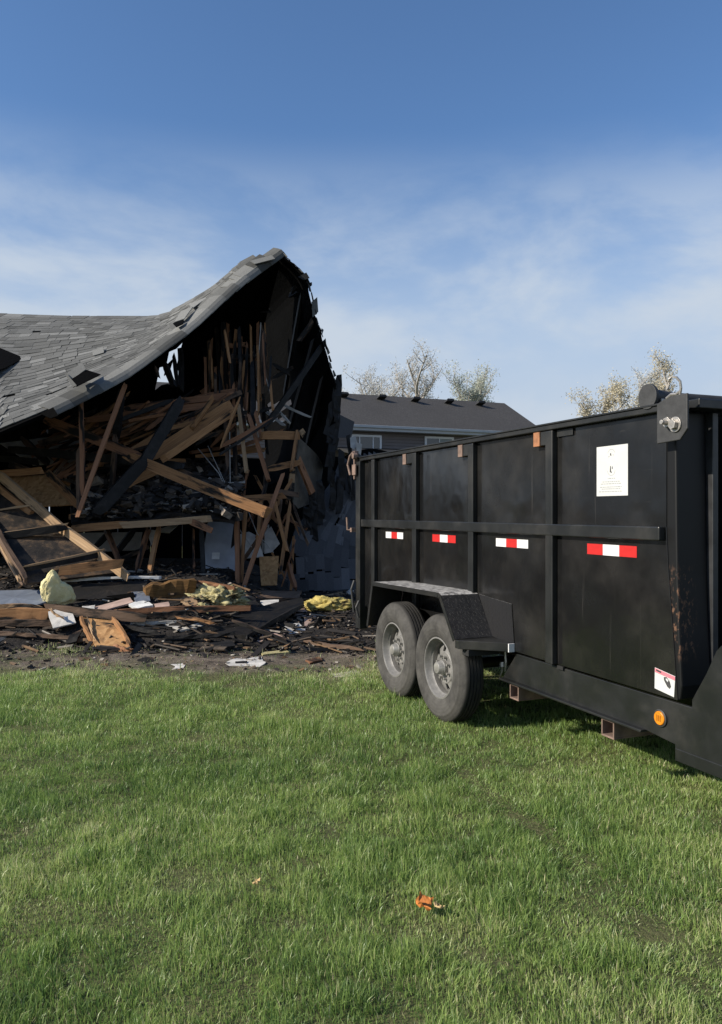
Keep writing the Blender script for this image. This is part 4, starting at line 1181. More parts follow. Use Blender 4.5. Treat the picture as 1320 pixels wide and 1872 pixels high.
# ------------------------------------------------------------------ debris field in front of the house
HP = [(7.95, 0), (8.3, .025), (8.5, .13), (8.8, .26), (9.2, .38), (9.7, .50), (10.3, .58), (11.5, .62), (14, .65)]
def heap(x, y):
    """height of the ash heap"""
    h = 0
    for (a, p), (b, q) in zip(HP[:-1], HP[1:]):
        if a <= y <= b: h = p + (q - p) * (y - a) / (b - a)
    if y > 14: h = .65
    w = min(1, max(.24, (-.9 - x) / 1.1))
    if x > .3: w *= max(0, 1 - (x - .3) / .8)
    return h * w + (.05 * mnoise.noise((x * 2.3, y * 2.3, 5)) + .02 * mnoise.noise((x * 7, y * 7, 1))) * min(1, max(0, (y - 7.8) / .6)) * w ** .5 - .005

def make_debris():
    random.seed(31)
    b = MB(); xs = [-9 + .16 * i for i in range(66)]; ys = [7.5 + .14 * j for j in range(44)]; n = len(xs)
    b.add([(x, y, heap(x, y) + gz(x, y)) for y in ys for x in xs], [(j*n+i, j*n+i+1, (j+1)*n+i+1, (j+1)*n+i) for j in range(len(ys)-1) for i in range(n-1)
           if heap(xs[i], ys[j]) > .012 or heap(xs[i+1], ys[j+1]) > .012])
    tag(b.build('ash_heap', M['ash'], smooth=70), 'black ash heap along the foot of the burned house', 'ash', kind='stuff')
    # small fragments over heap and dirt
    rb = MB()
    for _ in range(9000):
        y = 7.0 + 5.5 * random.random() ** 1.5; x = random.uniform(-.62 * y - .4, .12 * y) if random.random() < .9 else random.uniform(-.4, 1.3)
        if y < 7.9 and random.random() < .80: continue
        s = random.choice((.006, .009, .012, .015, .02, .02, .028, .04)); rb.t = random.choice((.05, .1, .2, .3, .35, .4, .45, .5, .55, .6, .62, .65, .7, .72, .75, .8, .86, .93)) if y > 7.9 else random.uniform(.6, .97)
        R = Matrix.Rotation(random.uniform(0, 6.3), 4, 'Z') @ Matrix.Rotation(random.gauss(0, .35), 4, 'X') @ Matrix.Rotation(random.gauss(0, .35), 4, 'Y')
        Mx = Matrix.Translation((x, y, heap(x, y) + gz(x, y) + s * .25 + .004)) @ R
        k = random.uniform(.1, .7); e = random.uniform(.3, 1)
        rb.add([Mx @ Vector(q) for q in ((-s, -s*k, -s*.2), (s, -s*k*e, -s*.2), (s*e, s*k, -s*.2), (-s*.7, s*k*e, -s*.2), (-s, -s*k, s*.25), (s, -s*k*e, s*.2), (s*e, s*k, s*.25), (-s*.7, s*k*e, s*.15))],
               [(0,3,2,1), (4,5,6,7), (0,1,5,4), (1,2,6,5), (2,3,7,6), (3,0,4,7)])
    for _ in range(420):
        y = 7.9 + 3.6 * random.random() ** 1.3; x = random.uniform(-.60 * y, .08 * y); L = random.uniform(.04, .22); w = random.uniform(.006, .03)
        rb.t = random.choice((.1, .2, .3, .4, .55, .65, .7, .74, .78, .84, .93)); a = random.gauss(0, .9)
        Mx = Matrix.Translation((x, y, heap(x, y) + gz(x, y) + .02 + .03 * random.random())) @ Matrix.Rotation(a, 4, 'Z') @ Matrix.Rotation(random.gauss(0, .18), 4, 'Y') @ Matrix.Rotation(random.gauss(0, .5), 4, 'X')
        rb.box((-L, -w, -.006), (L, w * random.uniform(.3, 1), .008), Mx)
    tag(rb.build('charred_fragments', M['rubble']), 'small charred fragments strewn over ash and dirt', 'rubble', kind='stuff')

    def board(pts, mat, name, label, cat, th=.02, jag=0, parent=None, group=None):
        """a broken flat piece with an uneven outline; (px,py,distance) corners"""
        pts = [P(*q) for q in pts]; n = Vector((0, 0, 0)); m = len(pts)
        for i in range(m): n += (pts[i] - pts[0]).cross(pts[(i+1) % m] - pts[0])
        n.normalize(); n = n if n.z > 0 else -n
        out = []
        for i in range(m):
            a, c = pts[i], pts[(i+1) % m]; out.append(a)
            if jag:
                k = max(1, int((c - a).length / .12))
                for q in range(1, k + 1):
                    t = (q - .5) / k; e = (c - a).cross(n).normalized()
                    out.append(a.lerp(c, t) + e * random.uniform(-jag, jag) + n * random.uniform(-.006, .006))
        b = MB(); k = len(out)
        vs = out + [q - n * th for q in out]; cen = sum(out, Vector()) / k
        fs = [(i, (i+1) % k, 2*k) for i in range(k)] + [(k+(i+1) % k, k+i, 2*k+1) for i in range(k)] + [((i+1) % k, i, k+i, k+(i+1) % k) for i in range(k)]
        vs += [cen + n * .004, cen - n * th]
        b.add(vs, fs)
        o = b.build(name, M[mat], parent)
        if label: tag(o, label, cat, group)
        return o
    def plank(a, c, w, h, mat, name, label, cat='plank', roll=0, parent=None, **kw):
        kw.setdefault('jit', .006); kw.setdefault('splint', .06); kw.setdefault('bend', .02); kw.setdefault('seg', 8)
        o = MB().beam(P(*a), P(*c), w, h, roll, **kw).build(name, M[mat], parent)
        if label: tag(o, label, cat)
        return o
    def lump(c, r, mat, name, label, seed, rough=.35, sub=4, freq=2.2):
        bm = bmesh.new(); bmesh.ops.create_icosphere(bm, subdivisions=sub, radius=1)
        for v in bm.verts:
            p = v.co.copy(); k = 1 + rough * mnoise.noise((p * freq + Vector((seed, seed, 0)))) + rough * .5 * mnoise.noise(p * freq * 3.1 + Vector((0, seed, 0))) + rough * .28 * mnoise.noise(p * freq * 8 + Vector((seed, 0, 3)))
            v.co = Vector((p.x * r[0], p.y * r[1], p.z * r[2])) * k
        me = bpy.data.meshes.new(name); bm.to_mesh(me); bm.free(); me.materials.append(M[mat]); me.shade_smooth()
        o = link(name, me, Matrix.Translation(P(*c)))
        return tag(o, label, 'insulation')
    # insulation
    # a torn batt standing on end: traced outline, real thickness
    outl = [(84,1104),(79,1088),(77,1070),(84,1056),(97,1043),(107,1052),(111,1064),(124,1070),(132,1084),(136,1100),(122,1108),(104,1104)]
    c0 = P(104, 1080, 9.0); bm = bmesh.new(); bmesh.ops.create_icosphere(bm, subdivisions=5, radius=1)
    pl = sorted((math.atan2(-(b_ - 1080), a - 104), math.hypot(a - 104, b_ - 1080) / PXF * 9.0) for a, b_ in outl)
    an = [q[0] for q in pl]; ra = [q[1] for q in pl]; an = [an[-1] - 2 * math.pi] + an + [an[0] + 2 * math.pi]; ra = [ra[-1]] + ra + [ra[0]]
    for v in bm.verts:
        p = v.co.copy(); q = math.hypot(p.x, p.z); r = float(np.interp(math.atan2(p.z, p.x), an, ra)); s_ = q ** .55
        k = 1 + .12 * mnoise.noise(p * 2.3) + .07 * mnoise.noise(p * 6) + .04 * mnoise.noise(p * 15)
        v.co = Vector((p.x / max(q, 1e-4) * r * s_ * k, math.copysign(abs(p.y) ** .6, p.y) * .085 * k - .05 * p.z * .5, p.z / max(q, 1e-4) * r * s_ * k))
    me = bpy.data.meshes.new('insulation_chunk'); bm.to_mesh(me); bm.free(); me.materials.append(M['foam_pale']); me.shade_smooth()
    tag(link('insulation_chunk', me, Matrix.Translation(c0) @ Matrix.Rotation(.35, 4, 'Z')), 'pale yellow insulation chunk standing upright on the left of the heap', 'insulation')
    lump((398, 1098, 9.5), (.33, .20, .16), 'fluff_green', 'insulation_clump', 'crumpled greenish yellow insulation clump below the grey blue partition', 8.1, .55, 5, 3.4)
    lump((372, 1118, 9.1), (.11, .10, .09), 'fluff_green', 'insulation_scrap', 'small torn insulation scrap hanging below the greenish clump', 2.1, .6, 4, 3.2)
    lump((600, 1107, 10.3), (.33, .15, .11), 'fluff_yellow', 'insulation_roll', 'bright yellow insulation roll lying left of the trailer', 5.2, .40, 5, 2.6)
    lump((640, 1086, 12.2), (.05, .04, .07), 'drywall_white', 'plaster_lump', 'small white crumpled scrap in front of the slid shingles', 1.2, .7, 3)['category'] = 'scrap'
    # big pieces on the left
    board([(-30,1079,9.2),(80,1078,9.3),(84,1100,8.9),(50,1112,8.75),(-30,1106,8.8)], 'paint_blue', 'wall_sheet', 'flat blue grey wall sheet at the left edge of the heap', 'wall sheet', .02, .012)
    plank((-30,1111,8.72),(70,1109,8.76),.04,.05,'wood_pale','edge_board','pale board edging the blue grey wall sheet')
    plank((-30,1128,8.65),(92,1126,8.7),.06,.16,'wood','timber','thick brown timber lying below the blue grey wall sheet','timber')
    plank((-30,1142,8.55),(130,1140,8.6),.06,.07,'wood_dull','timber','dark timber at the foot of the heap, left edge','timber')
    board([(88,1118,8.65),(125,1108,8.8),(139,1138,8.5),(97,1148,8.4)], 'drywall_white', 'plaster_sheet', 'tilted whitish plaster piece hanging off the heap left of the strand board', 'plaster', .014, .01)
    plank((92,1112,8.55),(112,1128,8.45),.02,.02,'wood_pale','stick','thin pale stick across the tilted plaster piece','stick')
    board([(22,1184,8.2),(52,1156,8.75),(94,1156,8.75),(46,1188,8.15)], 'beige_board', 'flat_board', 'beige board lying flat on the dirt at far left', 'board', .018, .008)
    # strand board trough leaning on the heap
    tr = empty('strand_board_box', tuple(P(195, 1198, 7.95)))
    tag(tr, 'orange strand board trough leaning from the heap onto the dirt', 'board')
    for q in ([(148,1129,8.62),(203,1131,8.62),(240,1190,8.0),(186,1201,7.9)],): board(q, 'osb', 'bottom_board', None, None, .02, .006, tr)
    plank((203,1128,8.62),(240,1188,7.98),.025,.06,'wood','side_board',None,parent=tr); plank((147,1127,8.62),(172,1180,8.15),.03,.05,'wood','side_board',None,parent=tr)
    plank((212,1182,8.03),(238,1190,7.97),.02,.05,'wood_red','end_cleat',None,parent=tr); plank((160,1128,8.55),(176,1172,8.15),.015,.02,'wood_pale','splinter',None,parent=tr)
    # planks and strips along the heap
    plank((84,1112,8.75),(262,1130,8.55),.05,.10,'wood_dull','charred_plank','long charred grey plank sloping across the heap above the strand board')
    plank((115,1062,9.55),(290,1056,9.75),.03,.035,'white_trim','trim_strip','long white trim strip below the slanting burnt panel','trim')
    plank((40,1069,9.4),(78,1065,9.5),.03,.03,'white_trim','trim_strip','short white trim strip left of the pale insulation chunk','trim')
    board([(128,1068,9.5),(270,1062,9.7),(262,1092,9.3),(140,1096,9.2)], 'burnt_panel', 'burnt_sheet', 'blackened sheet behind the pale insulation chunk', 'panel', .02, .01)
    board([(240,1082,9.4),(272,1078,9.5),(275,1098,9.1),(248,1100,9.0)], 'paint_blue', 'painted_scrap', 'small blue painted scrap beside the brown fibre slab', 'scrap', .015, .008)
    o = plank((268,1086,9.35),(356,1076,9.55),.22,.22,'brown_fibre','fibre_slab','brown layered fibre slab beside the greenish insulation clump','slab',jit=.02,splint=.05)
    board([(165,1112,8.95),(238,1092,9.15),(244,1100,9.0),(190,1116,8.85)], 'pink_board', 'pale_board', 'pinkish white board splinter in the middle of the heap', 'board', .02, .008)
    board([(195,1090,9.2),(243,1082,9.3),(250,1098,9.1)], 'char_sheet', 'tar_sheet', 'folded black tar sheet above the pinkish splinter', 'sheet', .012, .01)
    board([(235,1104,8.95),(262,1098,9.05),(280,1106,8.9),(252,1112,8.85)], 'white_trim', 'plaster_crumb', 'crushed white plaster left of the pink board end', 'plaster', .03, .02)
    board([(282,1104,8.95),(308,1100,9.0),(310,1108,8.9),(284,1110,8.88)], 'pink_board', 'board_end', 'short pink board end below the brown fibre slab', 'board', .02, .006)
    board([(150,1108,8.9),(174,1106,8.95),(173,1114,8.85),(152,1114,8.83)], 'drywall_white', 'plaster_block', 'small white plaster block on the charred grey plank', 'plaster', .03, .006)
    plank((210,1120,8.8),(455,1112,9.0),.05,.07,'wood_red','timber','reddish timber running under the insulation clumps','timber')
    plank((262,1128,8.6),(350,1120,8.75),.05,.06,'wood_dull','timber','short dark timber right of the strand board trough','timber')
    plank((215,1150,8.5),(410,1148,8.6),.05,.05,'char','timber','black burned timber on the ash below the clumps','timber')
    plank((240,1140,8.6),(345,1136,8.7),.04,.04,'drywall','pipe_strip','grey strip lying on the black ash in mid heap','strip')
    board([(372,1150,8.7),(470,1110,9.6),(552,1092,10.2),(556,1100,10.0),(510,1134,9.2),(452,1162,8.5)], 'burnt_panel', 'charred_slab', 'large charred black slab sloping down to the ash', 'slab', .05, .012)
    plank((452,1164,8.45),(556,1106,9.9),.03,.05,'char','charred_edge','charred edge strip along the large black slab','strip')
    board([(440,1078,10.8),(552,1080,11.4),(545,1094,10.9),(470,1092,10.5)], 'wood_dull', 'weathered_board', 'grey weathered boards above the large charred slab', 'board', .04, .015)
    board([(476,1098,10.2),(510,1096,10.3),(512,1106,10.1),(482,1108,10.0)], 'drywall_white', 'plaster_scrap', 'white plaster scrap on top of the large charred slab', 'plaster', .02, .015)
    board([(420,1082,10.6),(450,1080,10.7),(476,1104,9.9),(462,1112,9.6)], 'char', 'burnt_lump', 'black burnt lump right of the greenish clump', 'lump', .08, .02)
    board([(517,1146,9.0),(546,1138,9.3),(560,1150,9.1),(555,1162,8.8),(530,1160,8.8)], 'drywall_white', 'plaster_sheet', 'whitish plaster sheet left of the tilted pink board', 'plaster', .018, .015)
    board([(556,1130,9.6),(577,1122,9.9),(580,1138,9.5),(560,1160,8.9)], 'pink_board', 'tilted_board', 'tilted pinkish orange board by the yellow roll', 'board', .02, .008)
    board([(562,1160,8.9),(584,1128,9.6),(600,1126,9.8),(596,1136,9.4)], 'char_sheet', 'tar_sheet', 'black tar sheet leaning behind the tilted pink board', 'sheet', .012, .008)
    board([(464,1166,8.6),(484,1158,8.8),(522,1157,8.8),(510,1172,8.5),(474,1174,8.45)], 'pink_board', 'pink_slab', 'flat dusty pink slab on the ash before the charred slab', 'slab', .035, .012)
    board([(600,1130,9.8),(640,1124,10.2),(664,1128,10.1),(650,1136,9.8)], 'wood_pale', 'pale_board', 'pale board lying between yellow roll and trailer tyre', 'board', .02, .01)
    board([(610,1140,9.5),(664,1134,9.8),(664,1148,9.4),(620,1150,9.3)], 'drywall', 'grey_sheet', 'grey crumpled sheet beside the trailer tail', 'sheet', .02, .02)
    board([(590,1088,12.0),(662,1076,12.8),(664,1086,12.3),(600,1094,11.8)], 'wood_pale', 'sunlit_board', 'sunlit tan board below the slid shingle section', 'board', .02, .012)
    # light scraps at the lawn edge
    board([(412,1212,7.35),(430,1203,7.6),(478,1200,7.7),(486,1210,7.4),(470,1222,7.15),(420,1224,7.1)], 'drywall_white', 'plaster_sheet', 'largest pale plaster piece lying at the lawn edge', 'plaster', .012, .03)
    board([(430,1209,7.39),(452,1208,7.41),(452,1211,7.35),(430,1212,7.33)], 'char', 'black_scrap', 'thin black scrap lying on the pale plaster piece', 'scrap', .002)
    board([(312,1214,7.3),(338,1212,7.35),(334,1222,7.1),(314,1224,7.05)], 'drywall_white', 'plaster_scrap', 'small pale plaster scrap left of the largest one', 'plaster', .02, .02)
    board([(604,1232,6.88),(662,1226,7.0),(660,1236,6.78),(620,1242,6.66)], 'beige_board', 'paper_scrap', 'crumpled yellowish paper scrap left of the rear tyre', 'scrap', .01, .03)
    board([(475,1192,7.9),(530,1188,8.0),(528,1192,7.9),(480,1197,7.75)], 'fluff_green', 'insulation_shred', 'thin strip of insulation on the ash in front', 'insulation', .02, .02)
    board([(300,1140,8.65),(352,1132,8.8),(372,1144,8.6),(330,1152,8.45)], 'drywall', 'grey_board', 'dull grey board half buried in ash below the reddish timber', 'board', .02, .015)
    board([(20,1100,8.95),(60,1092,9.1),(70,1098,9.0),(34,1106,8.85)], 'char_sheet', 'black_tatter', 'black tatter lying on the blue grey wall sheet', 'scrap', .008, .015)
    board([(150,1150,8.45),(128,1160,8.3),(118,1176,8.2),(140,1172,8.2)], 'wood_dull', 'bark_board', 'weathered board end left of the strand board trough', 'board', .02, .01)
    board([(330,1096,9.2),(352,1088,9.4),(362,1104,9.1),(340,1112,8.95)], 'wood_pale', 'split_board', 'split pale board between fibre slab and greenish clump', 'board', .02, .012)
    board([(536,1120,9.9),(556,1112,10.2),(566,1122,9.9),(546,1130,9.6)], 'pink_board', 'brick_scrap', 'dusty pink scrap left of the yellow roll', 'scrap', .03, .012)
    board([(586,1150,9.1),(612,1146,9.2),(622,1158,8.9),(596,1162,8.8)], 'drywall', 'crumpled_scrap', 'crumpled grey scrap right of the tilted pink board', 'scrap', .03, .025)
    board([(380,1176,8.1),(420,1170,8.2),(430,1180,8.0),(392,1186,7.9)], 'char', 'black_shard', 'flat black shard lying above the largest plaster piece', 'shard', .02, .02)
    board([(250,1206,7.5),(276,1200,7.65),(284,1208,7.45),(262,1214,7.3)], 'wood_dull', 'chip_board', 'small brown board chip left of the small plaster scrap', 'board', .015, .012)
    board([(558,1206,7.5),(584,1200,7.65),(590,1206,7.5),(566,1212,7.35)], 'wood_red', 'chip_board', 'reddish board chip on the dirt right of the largest plaster piece', 'board', .015, .012)
    # scatter of loose timbers over the heap, none alike
    kinds = [('wood_dull', 'smoked brown'), ('char', 'black'), ('wood_red', 'reddish'), ('wood', 'orange brown')]
    spots = [((180,1140),(300,1160),'char','half buried black stick right of the strand board trough'), ((430,1136),(520,1170),'wood_dull','smoked stick under the large charred slab'),
             ((300,1166),(430,1158),'char','thin black stick lying nearest the lawn in mid heap'), ((0,1158),(130,1166),'wood_dull','smoked stick behind the beige flat board'),
             ((320,1128),(395,1140),'wood','orange brown stick under the insulation scrap'), ((560,1172),(660,1186),'wood_dull','smoked stick pointing at the rear tyre'),
             ((480,1128),(560,1120),'wood_red','reddish stick along the top of the charred slab'), ((100,1090),(60,1120),'char','black stick leaning beside the pale insulation chunk'),
             ((345,1062),(430,1076),'wood_red','reddish stick behind the greenish clump'), ((560,1086),(600,1098),'char','black stick behind the yellow roll')]
    dd = lambda px, py: 2038.7 / (py - 936) * .97 if px > 470 else float(np.interp(py, [1056, 1090, 1120, 1150, 1180], [9.8, 9.2, 8.75, 8.45, 8.2]))
    for (a, c, m, lab) in spots:
        plank((*a, dd(*a)), (*c, dd(*c)), random.uniform(.03, .05), random.uniform(.03, .05), m, 'loose_stick', lab, 'stick')
    # leaf and scraps in the lawn
    def leafy(px, py, s, mat, name, label, seed, z=.045):
        d = EYE * PXF / (py - 936); d *= (EYE - z) / EYE
        bm = bmesh.new(); bmesh.ops.create_grid(bm, x_segments=7, y_segments=5, size=1)
        for v in bm.verts:
            p = v.co.copy(); r = 1 + .35 * mnoise.noise((p.x * 2 + seed, p.y * 2, 0))
            if p.length > .8: r *= .8
            v.co = Vector((p.x * s * r, p.y * s * .75 * r, s * (.45 * mnoise.noise((p.x * 1.7, p.y * 1.7, seed)) + .3 * p.x * p.x)))
        ex = bmesh.ops.extrude_face_region(bm, geom=bm.faces[:])
        for g in ex['geom']:
            if isinstance(g, bmesh.types.BMVert): g.co.z += .004
        me = bpy.data.meshes.new(name); bm.to_mesh(me); bm.free(); me.materials.append(M[mat])
        p = P(px, py, d); p.z = z
        return tag(link(name, me, Matrix.Translation(p) @ Matrix.Rotation(seed, 4, 'Z') @ Matrix.Rotation(.35, 4, 'X')), label, 'leaf')
    leafy(774, 1652, .044, 'amber_leaf', 'dry_leaf', 'curled orange dry leaf on the lawn in front', 1.3)
    leafy(802, 1659, .021, 'tan_leaf', 'leaf_scrap', 'small tan scrap right beside the orange leaf', 2.1)
    leafy(470, 1614, .020, 'tan_leaf', 'pale_leaf', 'lone pale leaf on the lawn left of the orange one', 4.4)
M['amber_leaf'] = m_plain('orange_leaf', (.50, .17, .035), .7, .3, 40)
M['tan_leaf'] = m_plain('tan_leaf', (.50, .36, .17), .8, .3, 40)
make_debris()

# ------------------------------------------------------------------ neighbouring house
def make_neighbour():
    E0 = Vector((9.53, 39.4, 0))                       # right front eave corner
    NM = Matrix.Translation(E0) @ Matrix.Rotation(math.pi / 2 + AX, 4, 'Z')   # x back, y to the left
    N = empty('neighbour_house', (0, 0, 0), 0, None, NM)
    tag(N, 'grey brown two storey house behind the trailer', 'house')
    EZ, RZ, HALF, LN = 5.49, 7.55, 4.0, 22.0
    # lap siding
    sd = MB()
    n = 36
    for i in range(n):
        z0 = i * 5.36 / n; z1 = (i + 1) * 5.36 / n
        sd.add([(.42, .45, z0), (.42, LN - .4, z0), (.455, LN - .4, z1), (.455, .45, z1), (.5, .45, z0), (.5, LN - .4, z0), (.5, LN - .4, z1), (.5, .45, z1)],
               [(0,1,2,3), (7,6,5,4), (0,4,5,1), (1,5,6,2), (2,6,7,3), (3,7,4,0)])
    sd.build('wall', M['siding'], N, NM)
    sw = MB(); sw.prism([(.5, 0), (2 * HALF - .5, 0), (2 * HALF - .5, EZ), (HALF, RZ - .1), (.5, EZ)], (0, .46, 0), (1,0,0), (0,0,1), -.1)
    sw.prism([(.5, 0), (2 * HALF - .5, 0), (2 * HALF - .5, EZ), (HALF, RZ - .1), (.5, EZ)], (0, LN - .55, 0), (1,0,0), (0,0,1), -.1)
    sw.build('gable_wall', M['siding'], N, NM)
    MB().box((2 * HALF - .6, .57, 0), (2 * HALF - .5, LN - .56, EZ - .1)).build('back_wall', M['siding'], N, NM)
    th = .12
    rf = MB().prism([(0, EZ), (HALF, RZ), (2 * HALF, EZ), (2 * HALF, EZ - th), (HALF, RZ - th), (0, EZ - th)], (0, 0, 0), (1,0,0), (0,0,1), -LN)
    r = rf.build('roof', M['far_shingle'], N, NM)
    MB().box((-.04, .0, EZ - .26), (-.003, LN, EZ - .02)).build('fascia', M['fascia'], N, NM)
    MB().box((-.13, .0, EZ - .13), (-.045, LN, EZ - .01)).build('gutter', M['fascia'], N, NM, None, .01)
    MB().box((.0, .02, EZ - .27), (.41, LN - .02, EZ - .24)).build('soffit', M['fascia'], N, NM)
    sl_ = (RZ - EZ) / HALF
    for px in (626, 695, 757, 818, 875):
        # low box vents just under the ridge
        t = (px - 660) / PXF
        base = E0 + TU * (HALF - .55)
        k = (base.x - t * base.y) / (TE.x - t * TE.y)      # distance to the left along the ridge
        x = HALF - .55; z = EZ + sl_ * x
        vb = MB().prism([(-.22, 0), (.22, 0), (.17, .11), (-.17, .11)], (x, k, z - .02), (0,1,0), (.28, 0, 1), -.42)
        vb.build('roof_vent', M['vent'], r, NM)
    def window(px0, px1, zt, zb, split):
        ks = []
        for px in (px0, px1):
            t = (px - 660) / PXF; base = E0 + TU * .42; ks.append((base.x - t * base.y) / (TE.x - t * TE.y))
        y1, y0 = ks[0], ks[1]
        w = empty('window', (.41, (y0 + y1) / 2, zb), 0, N, NM)
        fm = MB(); f = .10
        for lo, hi in (((.36, y0, zb), (.42, y0 + f, zt)), ((.36, y1 - f, zb), (.42, y1, zt)), ((.36, y0 + f, zt - f), (.42, y1 - f, zt)), ((.36, y0 + f, zb), (.42, y1 - f, zb + f))): fm.box(lo, hi)
        fm.build('frame', M['window_frame'], w, NM)
        edges = [y0 + f] + [y1 - (y1 - y0) * s for s in split[::-1]] + [y1 - f]
        for i in range(len(edges) - 1):
            a, b_ = edges[i], edges[i+1]
            if i: MB().box((.365, a - .025, zb + f), (.415, a + .025, zt - f)).build('mullion', M['window_frame'], w, NM)
            MB().box((.395, a + (.026 if i else .001), zb + f + .001), (.405, b_ - (.026 if i < len(edges) - 2 else .001), zt - f - .001)).build('pane', M['glass' if i != 0 or len(edges) == 4 else 'blind'], w, NM)
        MB().box((.30, y0 - .05, zb - .07), (.42, y1 + .05, zb - .002)).build('sill', M['window_frame'], w, NM)
    window(641, 697, 5.07, 3.9, [.28, .72])
    window(776, 829, 5.12, 3.9, [.5])
    window(560, 610, 5.07, 3.9, [.5]); 
    # low porch roof
    pr = MB().prism([(-3.2, 3.92), (.41, 4.45), (.41, 4.33), (-3.2, 3.78)], (0, 6.3, 0), (1,0,0), (0,0,1), -5.2)
    pr.build('porch_roof', M['vent'], N, NM)
    for y in (6.5, 8.9, 11.3): MB().box((-3.1, y, 0), (-2.98, y + .12, 3.8)).build('porch_post', M['fascia'], N, NM)
make_neighbour()

# ------------------------------------------------------------------ trees beyond
def make_tree(px, top, base_d, spread, leafm, label, seed, nleaf=1500, name='budding_tree', trunks=1):
    rnd = random.Random(seed); d = base_d
    x = (px - 660) / PXF * d; H = EYE + (936 - top) / PXF * d
    root = empty(name, (x, d, 0)); tag(root, label, 'tree', 'trees beyond the houses')
    wood = MB(); tips = []
    def grow(p, dirv, L, r, depth):
        n = 4; pts = [p]; q = p.copy(); v = dirv.copy(); rs = [r]
        for i in range(n):
            v = (v + Vector((rnd.gauss(0, .10), rnd.gauss(0, .10), .10))).normalized(); q = q + v * (L / n); pts.append(q.copy()); rs.append(r * (1 - .62 * (i + 1) / n))
        wood.tube(pts, rs, 5 if depth < 2 else 3)
        if depth >= 3:
            tips.extend(pts[1:]); return
        k = {0: 13, 1: 7, 2: 5}[depth]
        for i in range(k):
            t = rnd.uniform(.28 if depth == 0 else .15, 1.0); a = pts[min(n - 1, int(t * n))].lerp(pts[min(n, int(t * n) + 1)], t * n % 1)
            az = rnd.uniform(0, 6.283); el = rnd.uniform(.55, 1.15) if depth == 0 else rnd.uniform(.35, 1.2)
            dv = Vector((math.cos(az) * math.cos(el), math.sin(az) * math.cos(el), math.sin(el)))
            grow(a, dv, L * rnd.uniform(.34, .52) * (spread if depth == 0 else 1) * (1.1 - .45 * t if depth == 0 else 1), r * .42, depth + 1)
        tips.append(pts[-1])
    grow(Vector((x, d, 0)), Vector((0, 0, 1)), H * .80, H * .017, 0)
    zmax = max(t.z for t in tips); 
    sc = H / zmax
    T_ = Matrix.Translation((x, d, 0)) @ Matrix.Scale(sc, 4) @ Matrix.Translation((-x, -d, 0))
    wood.v = [tuple(T_ @ Vector(p)) for p in wood.v]
    wood.build('trunk', M['bark'], root)
    lf = MB()
    for _ in range(int(nleaf * 5.5)):
        t = T_ @ rnd.choice(tips); c = t + Vector((rnd.gauss(0, .20), rnd.gauss(0, .20), rnd.gauss(0, .22)))
        s = rnd.uniform(.04, .085); lf.t = rnd.random()
        a = Vector((rnd.gauss(0, 1), rnd.gauss(0, 1), rnd.gauss(0, 1))).normalized(); b_ = a.orthogonal().normalized()
        lf.add([c - a * s, c - b_ * s * .7, c + a * s, c + b_ * s * .7], [(0, 1, 2, 3)])
    lf.build('crown', M[leafm], root)
make_tree(690, 655, 62, 1.05, 'leaf_grey', 'sparse silvery budding tree behind the grey roof, leftmost', 3, 1000)
make_tree(765, 646, 64, .85, 'leaf_grey', 'thin tall silvery tree behind the grey roof, in the middle', 5, 900)
make_tree(838, 658, 60, .95, 'leaf_green', 'dense greenish tree behind the right part of the grey roof', 9, 1700)
make_tree(885, 668, 63, .95, 'leaf_green', 'loose greenish tree behind the ridge end of the grey roof', 12, 1500)
make_tree(1092, 688, 50, .68, 'leaf_gold', 'shorter golden budding tree above the black trailer', 15, 1500)
make_tree(1155, 636, 52, .62, 'leaf_gold', 'tall pale golden tree above the black trailer', 22, 1700)
make_tree(1195, 668, 55, .8, 'leaf_grey', 'pale tree behind the tarp roller disc', 25, 1200)
make_tree(1350, 684, 58, .9, 'leaf_grey', 'bare tree just entering at the right edge', 28, 900)

# ------------------------------------------------------------------ lawn
def vnoise(x, y, s, seed):
    """smooth value noise on arrays"""
    g = np.random.default_rng(seed).random((256, 256))
    u = x * s; v = y * s; i = np.floor(u).astype(int); j = np.floor(v).astype(int); fu = u - i; fv = v - j
    fu = fu * fu * (3 - 2 * fu); fv = fv * fv * (3 - 2 * fv)
    a = g[i % 256, j % 256]; b = g[(i+1) % 256, j % 256]; c = g[i % 256, (j+1) % 256]; d_ = g[(i+1) % 256, (j+1) % 256]
    return (a * (1 - fu) + b * fu) * (1 - fv) + (c * (1 - fu) + d_ * fu) * fv

